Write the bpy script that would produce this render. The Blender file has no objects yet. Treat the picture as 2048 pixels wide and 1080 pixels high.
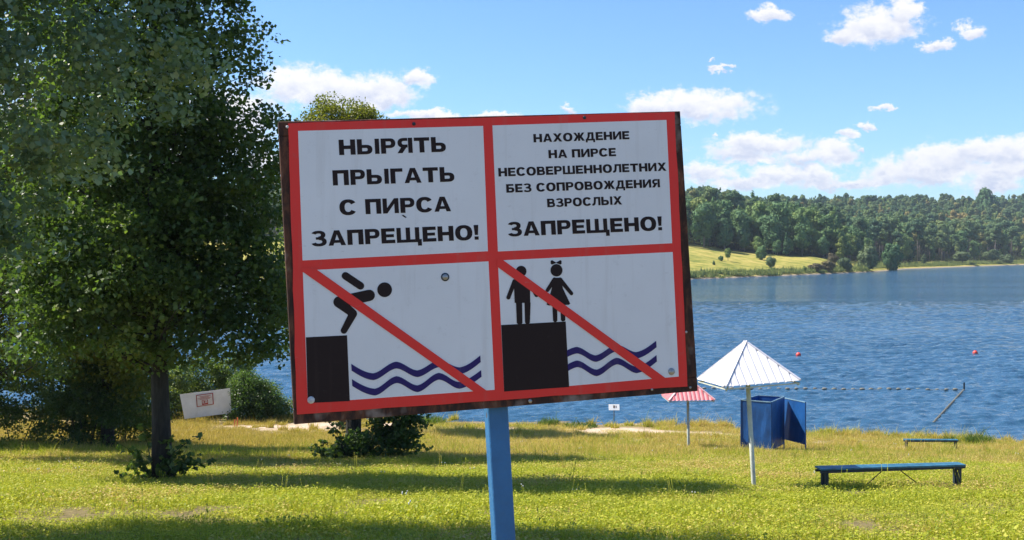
import bpy, bmesh, math, random
import numpy as np
from mathutils import Vector, Matrix

S = bpy.context.scene
COL = S.collection
R = math.radians
F, CX, HY, CAMZ = 2400.0, 1024.0, 500.0, 7.3

# ------------------------------------------------------------------ camera
cam = bpy.data.cameras.new('camera')
cam.sensor_width = 36.0
cam.lens = 36.0 * F / 2048.0
cam.shift_y = -(540.0 - HY) / 2048.0
cam.clip_start = 0.1
cam.clip_end = 6000
camo = bpy.data.objects.new('camera', cam)
COL.objects.link(camo)
camo.location = (0, 0, CAMZ)
camo.rotation_euler = (R(90), 0, 0)
S.camera = camo

# ------------------------------------------------------------------ light
SUN_EL, SUN_AZ = 52.0, -73.0            # azimuth from +Y towards +X
SKY_STRENGTH = 0.086
SUN_STRENGTH = 5.0
EXPOSURE = 0.95
S.view_settings.view_transform = 'Standard'
S.view_settings.look = 'None'
S.view_settings.exposure = EXPOSURE
S.view_settings.gamma = 1.0
S.view_settings.use_curve_mapping = False
sun = bpy.data.lights.new('sun', 'SUN')
sun.energy = SUN_STRENGTH
sun.angle = R(0.55)
sun.color = (1.0, 0.93, 0.82)
suno = bpy.data.objects.new('sun', sun)
COL.objects.link(suno)
sd = Vector((math.sin(R(SUN_AZ)) * math.cos(R(SUN_EL)), math.cos(R(SUN_AZ)) * math.cos(R(SUN_EL)), math.sin(R(SUN_EL))))
suno.rotation_euler = sd.to_track_quat('Z', 'Y').to_euler()
suno.location = (0, 0, 50)


class NT:
    """small wrapper round a node tree"""
    def __init__(s, tree):
        s.t = tree; s.n = tree.nodes; s.l = tree.links

    def new(s, ty, ins=None, **kw):
        nd = s.n.new(ty)
        for k, v in kw.items():
            setattr(nd, k, v)
        for k, v in (ins or {}).items():
            if isinstance(v, bpy.types.NodeSocket):
                s.l.new(v, nd.inputs[k])
            else:
                nd.inputs[k].default_value = v
        return nd

    def math(s, op, a, b=0.0, c=None, clamp=False):
        nd = s.n.new('ShaderNodeMath'); nd.operation = op; nd.use_clamp = clamp
        for i, v in enumerate((a, b) if c is None else (a, b, c)):
            if isinstance(v, bpy.types.NodeSocket): s.l.new(v, nd.inputs[i])
            else: nd.inputs[i].default_value = v
        return nd.outputs[0]

    def vmath(s, op, a, b=(0, 0, 0)):
        nd = s.n.new('ShaderNodeVectorMath'); nd.operation = op
        for i, v in enumerate((a, b)):
            if isinstance(v, bpy.types.NodeSocket): s.l.new(v, nd.inputs[i])
            else: nd.inputs[i].default_value = v
        return nd.outputs['Value'] if op in ('LENGTH', 'DOT_PRODUCT', 'DISTANCE') else nd.outputs[0]

    def ramp(s, fac, stops, interp='LINEAR'):
        nd = s.n.new('ShaderNodeValToRGB'); cr = nd.color_ramp; cr.interpolation = interp
        while len(cr.elements) < len(stops): cr.elements.new(0.5)
        for e, (p, c) in zip(cr.elements, stops):
            e.position = p; e.color = (c[0], c[1], c[2], 1) if hasattr(c, '__len__') else (c, c, c, 1)
        s.l.new(fac, nd.inputs[0]); return nd.outputs[0]

    def noise(s, vec, scale, detail=3, rough=0.55, dist=0.0, out=0):
        nd = s.new('ShaderNodeTexNoise', {'Scale': scale, 'Detail': detail, 'Roughness': rough, 'Distortion': dist})
        if vec is not None: s.l.new(vec, nd.inputs['Vector'])
        return nd.outputs[out]

    def mix(s, fac, a, b, blend='MIX'):
        nd = s.n.new('ShaderNodeMix'); nd.data_type = 'RGBA'; nd.blend_type = blend
        for i, v in ((0, fac), (6, a), (7, b)):
            if isinstance(v, bpy.types.NodeSocket): s.l.new(v, nd.inputs[i])
            else: nd.inputs[i].default_value = (v[0], v[1], v[2], 1) if hasattr(v, '__len__') else v
        return nd.outputs[2]

    def mrange(s, v, a, b, c=0.0, d=1.0, smooth=False):
        nd = s.n.new('ShaderNodeMapRange'); nd.clamp = True
        if smooth: nd.interpolation_type = 'SMOOTHSTEP'
        for i, x in enumerate((v, a, b, c, d)):
            if isinstance(x, bpy.types.NodeSocket): s.l.new(x, nd.inputs[i])
            else: nd.inputs[i].default_value = x
        return nd.outputs[0]


# ------------------------------------------------------------------ world: Nishita sky with fair-weather cumulus
world = bpy.data.worlds.new('World')
S.world = world
world.use_nodes = True
W = NT(world.node_tree)
W.n.clear()
sky = W.new('ShaderNodeTexSky', sky_type='NISHITA', sun_disc=False, sun_elevation=R(SUN_EL), sun_rotation=R(SUN_AZ),
            altitude=150.0, air_density=1.0, dust_density=0.35, ozone_density=3.0)
gen = W.new('ShaderNodeTexCoord').outputs['Generated']
# (azimuth px, elevation px, half width, half height, softness) of each cloud, turned into angles
CLOUDS = [
    (690, 182, 150, 34, 0), (600, 176, 90, 36, 0), (838, 160, 34, 17, 0), (760, 190, 70, 30, 0),
    (1385, 214, 130, 30, 0), (1300, 214, 60, 22, 0), (880, 235, 110, 10, 0), (990, 232, 60, 8, 0), (1135, 218, 22, 10, .5),
    (1530, 27, 44, 15, 0), (1755, 50, 88, 34, 0), (1812, 24, 34, 34, 0), (1700, 66, 40, 22, 0),
    (1941, 58, 33, 13, 0), (1868, 90, 30, 12, .1), (1445, 139, 20, 6, .4), (1433, 121, 7, 4, .4),
    (1765, 221, 22, 7, .3), (1728, 250, 18, 7, .2), (1692, 269, 30, 9, .15), (1432, 271, 12, 6, .6), (1734, 303, 8, 8, .6),
    (1525, 290, 120, 22, .1), (1480, 305, 90, 18, .2), (1500, 322, 60, 12, .2), (1675, 305, 52, 22, .05), (1610, 320, 70, 16, .3),
    (1560, 350, 60, 22, 0), (1630, 352, 50, 20, 0), (1410, 345, 75, 18, .2), (1500, 362, 120, 14, .2), (1700, 366, 200, 14, .3),
    (1890, 318, 90, 30, 0), (1960, 300, 50, 24, 0), (2020, 305, 60, 30, 0), (1850, 340, 140, 26, .1), (2000, 345, 110, 24, .1), (1985, 372, 70, 14, .1),
    (1760, 352, 60, 22, .2), (2150, 330, 120, 40, 0), (2330, 300, 90, 30, 0),
    (450, 240, 120, 60, .1), (250, 330, 160, 60, .1), (-80, 150, 160, 50, 0), (60, 300, 90, 90, .1), (520, 330, 60, 40, .2),
    (2400, 120, 100, 34, 0), (-400, 260, 180, 50, 0), (900, 330, 200, 40, .1), (1200, 350, 160, 40, .1), (800, 420, 300, 30, .2), (1200, 430, 300, 30, .2),
]
sep = W.new('ShaderNodeSeparateXYZ', {0: gen})
az = W.math('ARCTAN2', sep.outputs[0], sep.outputs[1])
el = W.math('ARCSINE', sep.outputs[2])
ang = W.new('ShaderNodeCombineXYZ', {0: az, 1: el, 2: 0.0}).outputs[0]
str_ang = W.vmath('MULTIPLY', ang, (1, 1.35, 1))
n1 = W.noise(str_ang, 34, 7, 0.66, 0.15, out=1)
n1 = W.vmath('MULTIPLY', W.vmath('SUBTRACT', n1, (.5, .5, .5)), (0.052, 0.030, 0))
wang = W.vmath('ADD', ang, n1)
best = None; shade = None
for (px, py, hw, hh, soft) in CLOUDS:
    a0 = math.atan2(px - CX, F); e0 = math.atan2(HY - py, math.hypot(F, px - CX))
    ra = hw / F * math.cos(a0) ** 2 * 1.12; re = hh / F * 1.25
    v = W.vmath('MULTIPLY', W.vmath('SUBTRACT', wang, (a0, e0, 0)), (1 / ra, 1 / re, 0))
    d = W.vmath('LENGTH', v)
    m = W.math('SUBTRACT', 1.0 - soft * 0.55, d)
    best = m if best is None else W.math('SMOOTH_MAX', best, m, 0.18)
    # 1 at the lower edge of this cloud, 0 at its top, where this cloud is present
    low = W.math('MULTIPLY', W.mrange(W.new('ShaderNodeSeparateXYZ', {0: v}).outputs[1], 0.35, -0.75), W.mrange(d, 1.15, 0.45))
    shade = low if shade is None else W.math('MAXIMUM', shade, low)
fine = W.noise(str_ang, 95, 5, 0.65)
field = W.math('ADD', best, W.math('MULTIPLY', W.math('SUBTRACT', fine, 0.5), 1.25))
mask_in = W.mrange(field, -0.10, 0.48, smooth=True)
# the rest of the sky: the same kind of broken cumulus by noise
plan = W.vmath('DIVIDE', gen, W.new('ShaderNodeCombineXYZ', {0: W.math('ADD', sep.outputs[2], .12), 1: W.math('ADD', sep.outputs[2], .12), 2: 1.0}).outputs[0])
gn_ = W.noise(plan, 1.9, 7, 0.6, 0.2)
mask_out = W.mrange(gn_, 0.56, 0.68, smooth=True)
inside = W.math('MULTIPLY', W.mrange(W.math('ABSOLUTE', az), 0.56, 0.66), 1.0)
inside = W.math('MAXIMUM', inside, W.mrange(el, 0.24, 0.34))
mask_out = W.math('MULTIPLY', mask_out, inside)
mask = W.math('MULTIPLY', W.math('MAXIMUM', mask_in, mask_out), W.mrange(sep.outputs[2], -0.02, 0.0))
mottle = W.noise(str_ang, 60, 5, 0.6)
sh = W.math('MULTIPLY', W.math('MULTIPLY', shade, W.mrange(mottle, 0.32, 0.56)), 1.0, clamp=True)
streak = W.mrange(W.noise(W.vmath('MULTIPLY', ang, (1, 2.6, 1)), 38, 5, .6, .4), .42, .54)
sh = W.math('MAXIMUM', sh, W.math('MULTIPLY', W.math('MULTIPLY', streak, W.mrange(el, .085, .05, 0, .8)), W.mrange(field, .35, .85)))
ccol = W.mix(sh, (1.0, 0.985, 0.99), (0.50, 0.57, 0.79))
skyt = W.mix(1.0, sky.outputs[0], (0.69, 0.91, 1.17), 'MULTIPLY')
bg1 = W.new('ShaderNodeBackground', {0: skyt, 1: SKY_STRENGTH})
bg2 = W.new('ShaderNodeBackground', {0: ccol, 1: 0.55})
mx = W.new('ShaderNodeMixShader', {0: W.math('MULTIPLY', mask, 0.96), 1: bg1.outputs[0], 2: bg2.outputs[0]})
W.new('ShaderNodeOutputWorld', {0: mx.outputs[0]})
world.cycles.sampling_method = 'MANUAL'
world.cycles.sample_map_resolution = 512


# ------------------------------------------------------------------ helpers
def P(px, py, d):
    """world point seen at (px, py) of the 2048x1080 photograph at depth d"""
    return Vector(((px - CX) / F * d, d, CAMZ - (py - HY) / F * d))


def mesh_obj(name, V, Fs, mats, parent=None, attr=None, smooth=False, midx=None, kind=None, tile=None):
    me = bpy.data.meshes.new(name)
    if isinstance(V, np.ndarray) and isinstance(Fs, np.ndarray):
        n, k = Fs.shape
        me.vertices.add(len(V)); me.vertices.foreach_set('co', V.astype(np.float32).ravel())
        me.loops.add(n * k); me.loops.foreach_set('vertex_index', Fs.astype(np.int32).ravel())
        me.polygons.add(n); me.polygons.foreach_set('loop_start', (np.arange(n) * k).astype(np.int32))
        me.update(calc_edges=True)
    else:
        me.from_pydata([tuple(v) for v in V], [], [tuple(f) for f in Fs]); me.update()
    for m in (mats if isinstance(mats, (list, tuple)) else [mats]): me.materials.append(m)
    if midx is not None: me.polygons.foreach_set('material_index', np.asarray(midx, np.int32))
    if smooth: me.polygons.foreach_set('use_smooth', np.ones(len(me.polygons), bool))
    if attr is not None:
        for an, arr in attr.items():
            arr = np.asarray(arr)
            a = me.attributes.new(an, 'INT' if arr.dtype.kind == 'i' else ('FLOAT_VECTOR' if arr.ndim == 2 else 'FLOAT'), 'POINT')
            a.data.foreach_set('vector' if arr.ndim == 2 else 'value', arr.ravel() if arr.dtype.kind == 'i' else arr.astype(np.float32).ravel())
    o = bpy.data.objects.new(name, me); COL.objects.link(o)
    if parent is not None: o.parent = parent
    if kind: o['kind'] = kind
    return o


def tag(o, label=None, cat=None, group=None, kind=None):
    if label: o['label'] = label
    if cat: o['category'] = cat
    if group: o['group'] = group
    if kind: o['kind'] = kind
    return o


def thing(name, label, cat, loc, group=None, rz=0.0):
    o = bpy.data.objects.new(name, None); COL.objects.link(o)
    o.empty_display_size = 0.2
    o.location = loc; o.rotation_euler = (0, 0, rz)
    return tag(o, label, cat, group)


def copy_tree(root, loc, rz=None, scale=None, label=None, group=None):
    r = root.copy(); COL.objects.link(r); r.location = loc
    if rz is not None: r.rotation_euler = (0, 0, rz)
    if scale is not None: r.scale = scale
    if label: r['label'] = label
    if group: r['group'] = group
    for ch in list(root.children):
        c = ch.copy(); COL.objects.link(c); c.parent = r
        for g in ch.children:
            d = g.copy(); COL.objects.link(d); d.parent = c
    return r


class MB:
    """collects simple shapes into one mesh"""
    def __init__(s, origin=(0, 0, 0)):
        s.v = []; s.f = []; s.m = []; s.o = Vector(origin)

    def poly(s, pts, m=0):
        b = len(s.v); s.v += [Vector(p) - s.o for p in pts]; s.f.append(tuple(range(b, b + len(pts)))); s.m.append(m)

    def box8(s, c, m=0):
        b = len(s.v); s.v += [Vector(p) - s.o for p in c]
        for f in ((0, 3, 2, 1), (4, 5, 6, 7), (0, 1, 5, 4), (1, 2, 6, 5), (2, 3, 7, 6), (3, 0, 4, 7)):
            s.f.append(tuple(b + i for i in f)); s.m.append(m)

    def box(s, c, sx, sy, sz, rot=None, m=0):
        c = Vector(c); M = rot or Matrix.Identity(3)
        s.box8([c + M @ Vector((x * sx / 2, y * sy / 2, z * sz / 2)) for z in (-1, 1) for x, y in ((-1, -1), (1, -1), (1, 1), (-1, 1))], m)

    def bar(s, a, b, w, h, up=(0, 0, 1), m=0):
        a = Vector(a); b = Vector(b); d = (b - a).normalized(); up = Vector(up)
        x = d.cross(up)
        if x.length < 1e-4: x = d.cross(Vector((0, 1, 0)))
        x.normalize(); y = x.cross(d).normalized()
        s.box8([a - x * w / 2 - y * h / 2, a + x * w / 2 - y * h / 2, a + x * w / 2 + y * h / 2, a - x * w / 2 + y * h / 2,
                b - x * w / 2 - y * h / 2, b + x * w / 2 - y * h / 2, b + x * w / 2 + y * h / 2, b - x * w / 2 + y * h / 2], m)

    def tube(s, pts, rad, seg=8, m=0, cap=True):
        pts = [Vector(p) for p in pts]; rings = []
        if not hasattr(rad, '__len__'): rad = [rad] * len(pts)
        for i, p in enumerate(pts):
            d = (pts[min(i + 1, len(pts) - 1)] - pts[max(i - 1, 0)]).normalized()
            x = d.cross(Vector((0.31, 0.95, 0.05))).normalized(); y = d.cross(x)
            b = len(s.v); rings.append(b)
            for k in range(seg):
                a = 2 * math.pi * k / seg
                s.v.append(p + (x * math.cos(a) + y * math.sin(a)) * rad[i] - s.o)
        for r0, r1 in zip(rings, rings[1:]):
            for k in range(seg):
                s.f.append((r0 + k, r0 + (k + 1) % seg, r1 + (k + 1) % seg, r1 + k)); s.m.append(m)
        if cap:
            s.f.append(tuple(reversed(range(rings[0], rings[0] + seg)))); s.m.append(m)
            s.f.append(tuple(range(rings[-1], rings[-1] + seg))); s.m.append(m)

    def ball(s, c, r, seg=12, rings=7, squash=1.0, m=0, ax=None):
        c = Vector(c); b = len(s.v); M = ax or Matrix.Identity(3)
        for i in range(rings + 1):
            t = math.pi * i / rings
            for k in range(seg):
                a = 2 * math.pi * k / seg
                s.v.append(c + M @ Vector((math.sin(t) * math.cos(a) * r, math.sin(t) * math.sin(a) * r, math.cos(t) * r * squash)) - s.o)
        for i in range(rings):
            for k in range(seg):
                s.f.append((b + i * seg + k, b + (i + 1) * seg + k, b + (i + 1) * seg + (k + 1) % seg, b + i * seg + (k + 1) % seg)); s.m.append(m)

    def build(s, name, mats, parent=None, smooth=False, kind=None):
        o = mesh_obj(name, s.v, s.f, mats, parent, smooth=smooth, kind=kind)
        if any(s.m): o.data.polygons.foreach_set('material_index', s.m)
        return o


def bevel(o, w=0.004, seg=2):
    md = o.modifiers.new('bevel', 'BEVEL'); md.width = w; md.segments = seg; md.limit_method = 'ANGLE'; md.angle_limit = R(40)
    return o


# ------------------------------------------------------------------ materials
def mat(name):
    m = bpy.data.materials.new(name); m.use_nodes = True
    t = NT(m.node_tree); t.n.clear()
    return m, t


def finish(t, shader, disp=None):
    o = t.new('ShaderNodeOutputMaterial'); t.l.new(shader, o.inputs[0])


def obj_co(t): return t.new('ShaderNodeTexCoord').outputs['Object']
def pos(t): return t.new('ShaderNodeNewGeometry').outputs['Position']


def painted(name, col, rough=0.45, var=0.12, scale=8, chips=None, chipcol=(.2, .1, .05), metal=0.0, bump=0.15, bscale=60):
    m, t = mat(name); c = obj_co(t)
    n = t.noise(c, scale, 5, .6)
    dark = tuple(x * (1 - var * 2) for x in col); lite = tuple(min(1, x * (1 + var)) for x in col)
    base = t.ramp(n, [(0.3, dark), (0.7, lite)])
    if chips is not None:
        k = t.mrange(t.noise(c, chips[0], 6, .65), chips[1], chips[1] + .04)
        base = t.mix(k, base, chipcol)
    b = t.new('ShaderNodeBump', {'Strength': bump, 'Distance': 0.004, 'Height': t.noise(c, bscale, 3)})
    p = t.new('ShaderNodeBsdfPrincipled', {'Base Color': base, 'Roughness': rough, 'Metallic': metal, 'Normal': b.outputs[0]})
    finish(t, p.outputs[0]); return m


def leaf_mat(name, stops, trans=0.35, rough=0.5, posnoise=0.25, spec=0.35):
    m, t = mat(name)
    a = t.new('ShaderNodeAttribute', attribute_name='rnd').outputs['Fac']
    n = t.noise(pos(t), posnoise, 3, .6)
    f = t.math('ADD', t.math('MULTIPLY', a, .6), t.math('MULTIPLY', t.mrange(n, .3, .7), .4))
    c = t.ramp(f, stops)
    p = t.new('ShaderNodeBsdfPrincipled', {'Base Color': c, 'Roughness': rough, 'Specular IOR Level': spec})
    tr = t.new('ShaderNodeBsdfTranslucent', {0: t.mix(1.0, c, (1.15, 1.3, 0.45), 'MULTIPLY')})
    mx_ = t.new('ShaderNodeMixShader', {0: trans, 1: p.outputs[0], 2: tr.outputs[0]})
    finish(t, mx_.outputs[0]); return m


M = {}
M['leaf_dark'] = leaf_mat('leaf_dark', [(0, (.032, .065, .02)), (.4, (.07, .12, .04)), (.75, (.14, .20, .06)), (1, (.32, .32, .08))], trans=.5, rough=.4)
M['leaf_grey'] = leaf_mat('leaf_grey', [(0, (.06, .11, .065)), (.45, (.13, .20, .12)), (.78, (.22, .30, .17)), (1, (.50, .50, .25))], trans=.34, rough=.42, spec=.5)
M['leaf_sunlit_gold'] = leaf_mat('leaf_sunlit_gold', [(0, (.10, .12, .02)), (.5, (.19, .20, .03)), (1, (.30, .27, .05))], trans=.4)  # yellow of sunlit, backlit foliage put into the leaf colour
M['leaf_bush'] = leaf_mat('leaf_bush', [(0, (.06, .10, .03)), (.5, (.13, .19, .045)), (1, (.28, .30, .07))], trans=.4, posnoise=.6)

m, t = mat('bark'); c = obj_co(t)
cs = t.vmath('MULTIPLY', c, (9, 9, 1.6))
n = t.noise(cs, 2.5, 6, .65)
b = t.new('ShaderNodeBump', {'Strength': .8, 'Distance': .03, 'Height': n})
p = t.new('ShaderNodeBsdfPrincipled', {'Base Color': t.ramp(n, [(.3, (.012, .010, .008)), (.7, (.055, .045, .036))]), 'Roughness': .9, 'Normal': b.outputs[0]})
finish(t, p.outputs[0]); M['bark'] = m

# far crowns: tint differs from tree to tree and in broad patches over the wood
def far_leaf(name, stops, patch=True):
    m, t = mat(name)
    rnd = t.new('ShaderNodeObjectInfo').outputs['Random']
    a = t.new('ShaderNodeAttribute', attribute_name='rnd').outputs['Fac']
    n = t.mrange(t.noise(pos(t), .012, 3, .6), .35, .65)
    f = t.math('ADD', t.math('MULTIPLY', rnd, .55), t.math('ADD', t.math('MULTIPLY', a, .25), t.math('MULTIPLY', n, .2)))
    c = t.ramp(f, stops)
    if patch:
        br = t.math('MULTIPLY', t.mrange(t.noise(pos(t), .02, 4, .6), .56, .66), t.mrange(rnd, .35, .6))
        c = t.mix(t.math('MULTIPLY', br, .7), c, (.42, .29, .10))
    p = t.new('ShaderNodeBsdfPrincipled', {'Base Color': c, 'Roughness': .7, 'Specular IOR Level': .2})
    tr = t.new('ShaderNodeBsdfTranslucent', {0: c})
    mx_ = t.new('ShaderNodeMixShader', {0: .22, 1: p.outputs[0], 2: tr.outputs[0]})
    finish(t, mx_.outputs[0]); return m
M['far_dec'] = far_leaf('far_deciduous', [(0, (.045, .11, .055)), (.4, (.095, .18, .07)), (.7, (.165, .25, .07)), (1, (.32, .32, .07))])
M['far_pine'] = far_leaf('far_pine', [(0, (.06, .13, .08)), (.5, (.13, .20, .08)), (1, (.25, .29, .085))])
M['willow'] = far_leaf('willow_leaves', [(0, (.07, .12, .05)), (.5, (.12, .17, .08)), (1, (.17, .22, .10))], patch=False)
M['far_bark'] = painted('far_bark', (.20, .17, .14), .9, .2, 1.0, bump=0)
M['dry_shrub'] = far_leaf('dry_shrub', [(0, (.09, .075, .045)), (.5, (.14, .12, .07)), (1, (.17, .15, .06))], patch=False)

# ground (lawn, sand and lake bed near us)
m, t = mat('lawn_soil'); q = pos(t); sq = t.new('ShaderNodeSeparateXYZ', {0: q})
nb = t.noise(q, .35, 4, .6); nf = t.noise(q, 9, 5, .7)
grass = t.ramp(nf, [(.3, (.09, .075, .035)), (.7, (.24, .19, .09))])
dry = t.ramp(nf, [(.3, (.14, .11, .05)), (.7, (.30, .23, .11))])
dn = t.math('ADD', t.mrange(sq.outputs[1], 22, 44, -.12, .22), nb)
g = t.mix(t.mrange(dn, .48, .66), grass, dry)
sand = t.ramp(nf, [(.3, (.40, .30, .21)), (.7, (.66, .52, .40))])
sandm = t.new('ShaderNodeAttribute', attribute_name='sand').outputs['Fac']
g = t.mix(sandm, g, sand)
wet = t.mrange(sq.outputs[2], -.02, .06, 1, 0)
g = t.mix(wet, g, (.10, .085, .06))
bp = t.new('ShaderNodeBump', {'Strength': .7, 'Distance': .05, 'Height': nf})
p = t.new('ShaderNodeBsdfPrincipled', {'Base Color': g, 'Roughness': .95, 'Specular IOR Level': .1, 'Normal': bp.outputs[0]})
finish(t, p.outputs[0]); M['lawn_soil'] = m

# grass blades
m, t = mat('grass_blades'); q = pos(t); sq = t.new('ShaderNodeSeparateXYZ', {0: q})
a = t.new('ShaderNodeAttribute', attribute_name='rnd').outputs['Fac']
hgt = t.new('ShaderNodeAttribute', attribute_name='hgt').outputs['Fac']
nb = t.noise(q, .30, 5, .65); nm = t.noise(q, 1.6, 4, .65)
green = t.ramp(t.math('ADD', t.math('MULTIPLY', a, .6), t.math('MULTIPLY', nm, .4)), [(.1, (.10, .16, .016)), (.32, (.29, .35, .025)), (.6, (.47, .48, .045)), (.85, (.60, .55, .10)), (1, (.66, .52, .2))])
straw = t.ramp(a, [(0, (.34, .30, .06)), (.45, (.56, .46, .12)), (.8, (.70, .54, .22)), (1, (.50, .28, .16))])
dn = t.math('ADD', t.mrange(sq.outputs[1], 15, 40, -.10, .16), t.math('ADD', t.math('MULTIPLY', nb, 1.0), t.math('MULTIPLY', a, .25)))
dn = t.math('SUBTRACT', dn, .06)
c = t.mix(t.mrange(dn, .56, .76), green, straw)
c = t.mix(t.math('MULTIPLY', t.mrange(sq.outputs[0], -2, -9), t.math('MULTIPLY', t.mrange(sq.outputs[1], 36, 39), .7)), c, t.ramp(a, [(0, (.30, .22, .05)), (1, (.55, .40, .12))]))
p = t.new('ShaderNodeBsdfPrincipled', {'Base Color': c, 'Roughness': .55, 'Specular IOR Level': .25})
tr = t.new('ShaderNodeBsdfTranslucent', {0: t.mix(1.0, c, (1.1, 1.15, .6), 'MULTIPLY')})
mx_ = t.new('ShaderNodeMixShader', {0: .42, 1: p.outputs[0], 2: tr.outputs[0]})
finish(t, mx_.outputs[0]); M['grass'] = m
M['petal'] = painted('petal', (.75, .75, .72), .6, .05, 5, bump=0)

# far land
m, t = mat('far_land'); q = pos(t); sq = t.new('ShaderNodeSeparateXYZ', {0: q})
nf = t.noise(q, .25, 5, .65); nb = t.noise(q, .03, 4, .6)
mead = t.ramp(t.math('ADD', t.math('MULTIPLY', nf, .6), t.math('MULTIPLY', nb, .4)), [(.38, (.13, .16, .04)), (.5, (.29, .27, .07)), (.62, (.43, .34, .11))])
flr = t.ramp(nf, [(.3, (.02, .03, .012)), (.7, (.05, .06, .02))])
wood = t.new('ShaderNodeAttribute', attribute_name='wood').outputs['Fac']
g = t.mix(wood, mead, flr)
g = t.mix(t.mrange(sq.outputs[2], .36, .16), g, (.30, .24, .17))
bp = t.new('ShaderNodeBump', {'Strength': .6, 'Distance': 1.0, 'Height': nf})
p = t.new('ShaderNodeBsdfPrincipled', {'Base Color': g, 'Roughness': 1, 'Specular IOR Level': 0, 'Normal': bp.outputs[0]})
finish(t, p.outputs[0]); M['far_land'] = m

# water
m, t = mat('lake_water'); q = pos(t)
q1 = t.vmath('MULTIPLY', q, (.75, 1.25, 1))
w1 = t.noise(q1, 1.5, 4, .6, .3)
w2 = t.noise(q1, 4.5, 3, .55, .3)
band = t.mrange(t.noise(t.vmath('MULTIPLY', q, (.006, .05, 1)), 1.0, 4, .6, .5), .38, .62)
h = t.math('ADD', t.math('MULTIPLY', w1, 1.0), t.math('MULTIPLY', w2, .22))
sqw = t.new('ShaderNodeSeparateXYZ', {0: q})
st = t.math('MULTIPLY', t.mrange(band, 0, 1, .45, 1.0), t.mrange(sqw.outputs[1], 60, 120, .3, 1.0))
bp = t.new('ShaderNodeBump', {'Strength': st, 'Distance': .8, 'Height': h})
p = t.new('ShaderNodeBsdfPrincipled', {'Base Color': (.028, .085, .15, 1), 'Roughness': .09, 'IOR': 1.33, 'Normal': bp.outputs[0]})
finish(t, p.outputs[0]); M['water'] = m

# sign materials
def vinyl(name, col, rough=.38):
    m, t = mat(name); c = obj_co(t)
    n = t.noise(c, 3.0, 4, .6); d = t.mrange(t.noise(c, 38, 5, .7), .60, .74)
    base = t.ramp(n, [(.3, tuple(x * .90 for x in col)), (.7, col)])
    base = t.mix(t.math('MULTIPLY', d, .14 if max(col) > .1 else .04), base, (.25, .22, .18))
    run = t.mrange(t.noise(t.vmath('MULTIPLY', c, (30, 30, 1.6)), 1.0, 4, .6), .56, .72)       # faint rain streaks
    base = t.mix(t.math('MULTIPLY', run, .13 if max(col) > .1 else .03), base, (.33, .27, .20))
    scr = t.mrange(t.noise(t.vmath('MULTIPLY', c, (60, 60, 260)), 1.0, 2, .5, .6), .72, .74)
    base = t.mix(t.math('MULTIPLY', scr, .20 if max(col) > .1 else .03), base, (.40, .36, .33))
    b = t.new('ShaderNodeBump', {'Strength': .05, 'Distance': .002, 'Height': t.noise(c, 14, 3)})
    p = t.new('ShaderNodeBsdfPrincipled', {'Base Color': base, 'Roughness': rough, 'Specular IOR Level': .22, 'Normal': b.outputs[0]})
    finish(t, p.outputs[0]); return m
M['sign_red'] = vinyl('sign_red', (.88, .05, .038))
M['sign_white'] = vinyl('sign_white', (.84, .85, .845))
M['sign_black'] = vinyl('sign_black', (.022, .012, .011), .6)
M['sign_navy'] = vinyl('sign_navy', (.028, .016, .13))
m, t = mat('rusty_steel'); c = obj_co(t)
n = t.noise(t.vmath('MULTIPLY', c, (1.6, 1.6, .5)), 22, 7, .7, .4)
n2 = t.noise(c, 7, 4, .6)
base = t.ramp(n, [(.30, (.012, .008, .007)), (.48, (.045, .020, .012)), (.60, (.13, .05, .024)), (.70, (.17, .11, .07))])
base = t.mix(t.mrange(n2, .60, .68), base, t.ramp(n, [(.3, (.17, .13, .10)), (.7, (.27, .22, .19))]))
b = t.new('ShaderNodeBump', {'Strength': .6, 'Distance': .003, 'Height': n})
p = t.new('ShaderNodeBsdfPrincipled', {'Base Color': base, 'Roughness': .8, 'Metallic': .15, 'Normal': b.outputs[0]})
finish(t, p.outputs[0]); M['rust'] = m
M['post_blue'] = painted('post_blue', (.030, .16, .36), .45, .16, 5, (13, .635), (.09, .05, .035), bump=.5)
M['zinc'] = painted('zinc', (.42, .42, .40), .4, .2, 60, metal=.7)
M['cap_white'] = painted('cap_white', (.62, .62, .60), .5, .2, 90)
M['roof_white'] = painted('roof_white', (.78, .76, .78), .5, .05, 3, bump=.03)
M['roof_trim'] = painted('roof_trim', (.66, .64, .68), .5, .08, 3)
M['roof_red'] = painted('roof_red', (.60, .15, .17), .5, .12, 3)
M['roof_pink'] = painted('roof_pink', (.72, .42, .42), .5, .12, 3)
M['pole_white'] = painted('pole_white', (.62, .64, .54), .55, .14, 5, (30, .66), (.25, .2, .12))
M['pole_grey'] = painted('pole_grey', (.40, .47, .45), .6, .1, 5)
M['booth_blue'] = painted('booth_blue', (.008, .085, .29), .5, .18, 2.2, (7, .69), (.06, .10, .18), bump=.8, bscale=9)
M['booth_edge'] = painted('booth_edge', (.22, .36, .45), .5, .15, 6)
M['bench_blue'] = painted('bench_blue', (.04, .17, .27), .45, .25, 5, (20, .62), (.12, .14, .13), bump=.4)
M['bench_dark'] = painted('bench_dark', (.018, .035, .05), .6, .25, 6)
M['rod'] = painted('rod', (.10, .07, .05), .7, .2, 12)
M['board_white'] = painted('board_white', (.80, .81, .80), .5, .08, 1.6, (5, .70), (.2, .24, .18))
M['notice'] = painted('notice_paper', (.70, .66, .64), .5, .05, 10)
M['notice_red'] = painted('notice_red', (.42, .035, .03), .5, .1, 10)
M['float_dark'] = painted('float_dark', (.20, .19, .15), .6, .3, 9)
M['buoy_red'] = painted('buoy_red', (.72, .07, .045), .4, .1, 4)
M['wood_grey'] = painted('wood_grey', (.16, .13, .10), .85, .25, 9)
M['orange'] = painted('orange_paint', (.70, .16, .06), .6, .15, 9)

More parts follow.
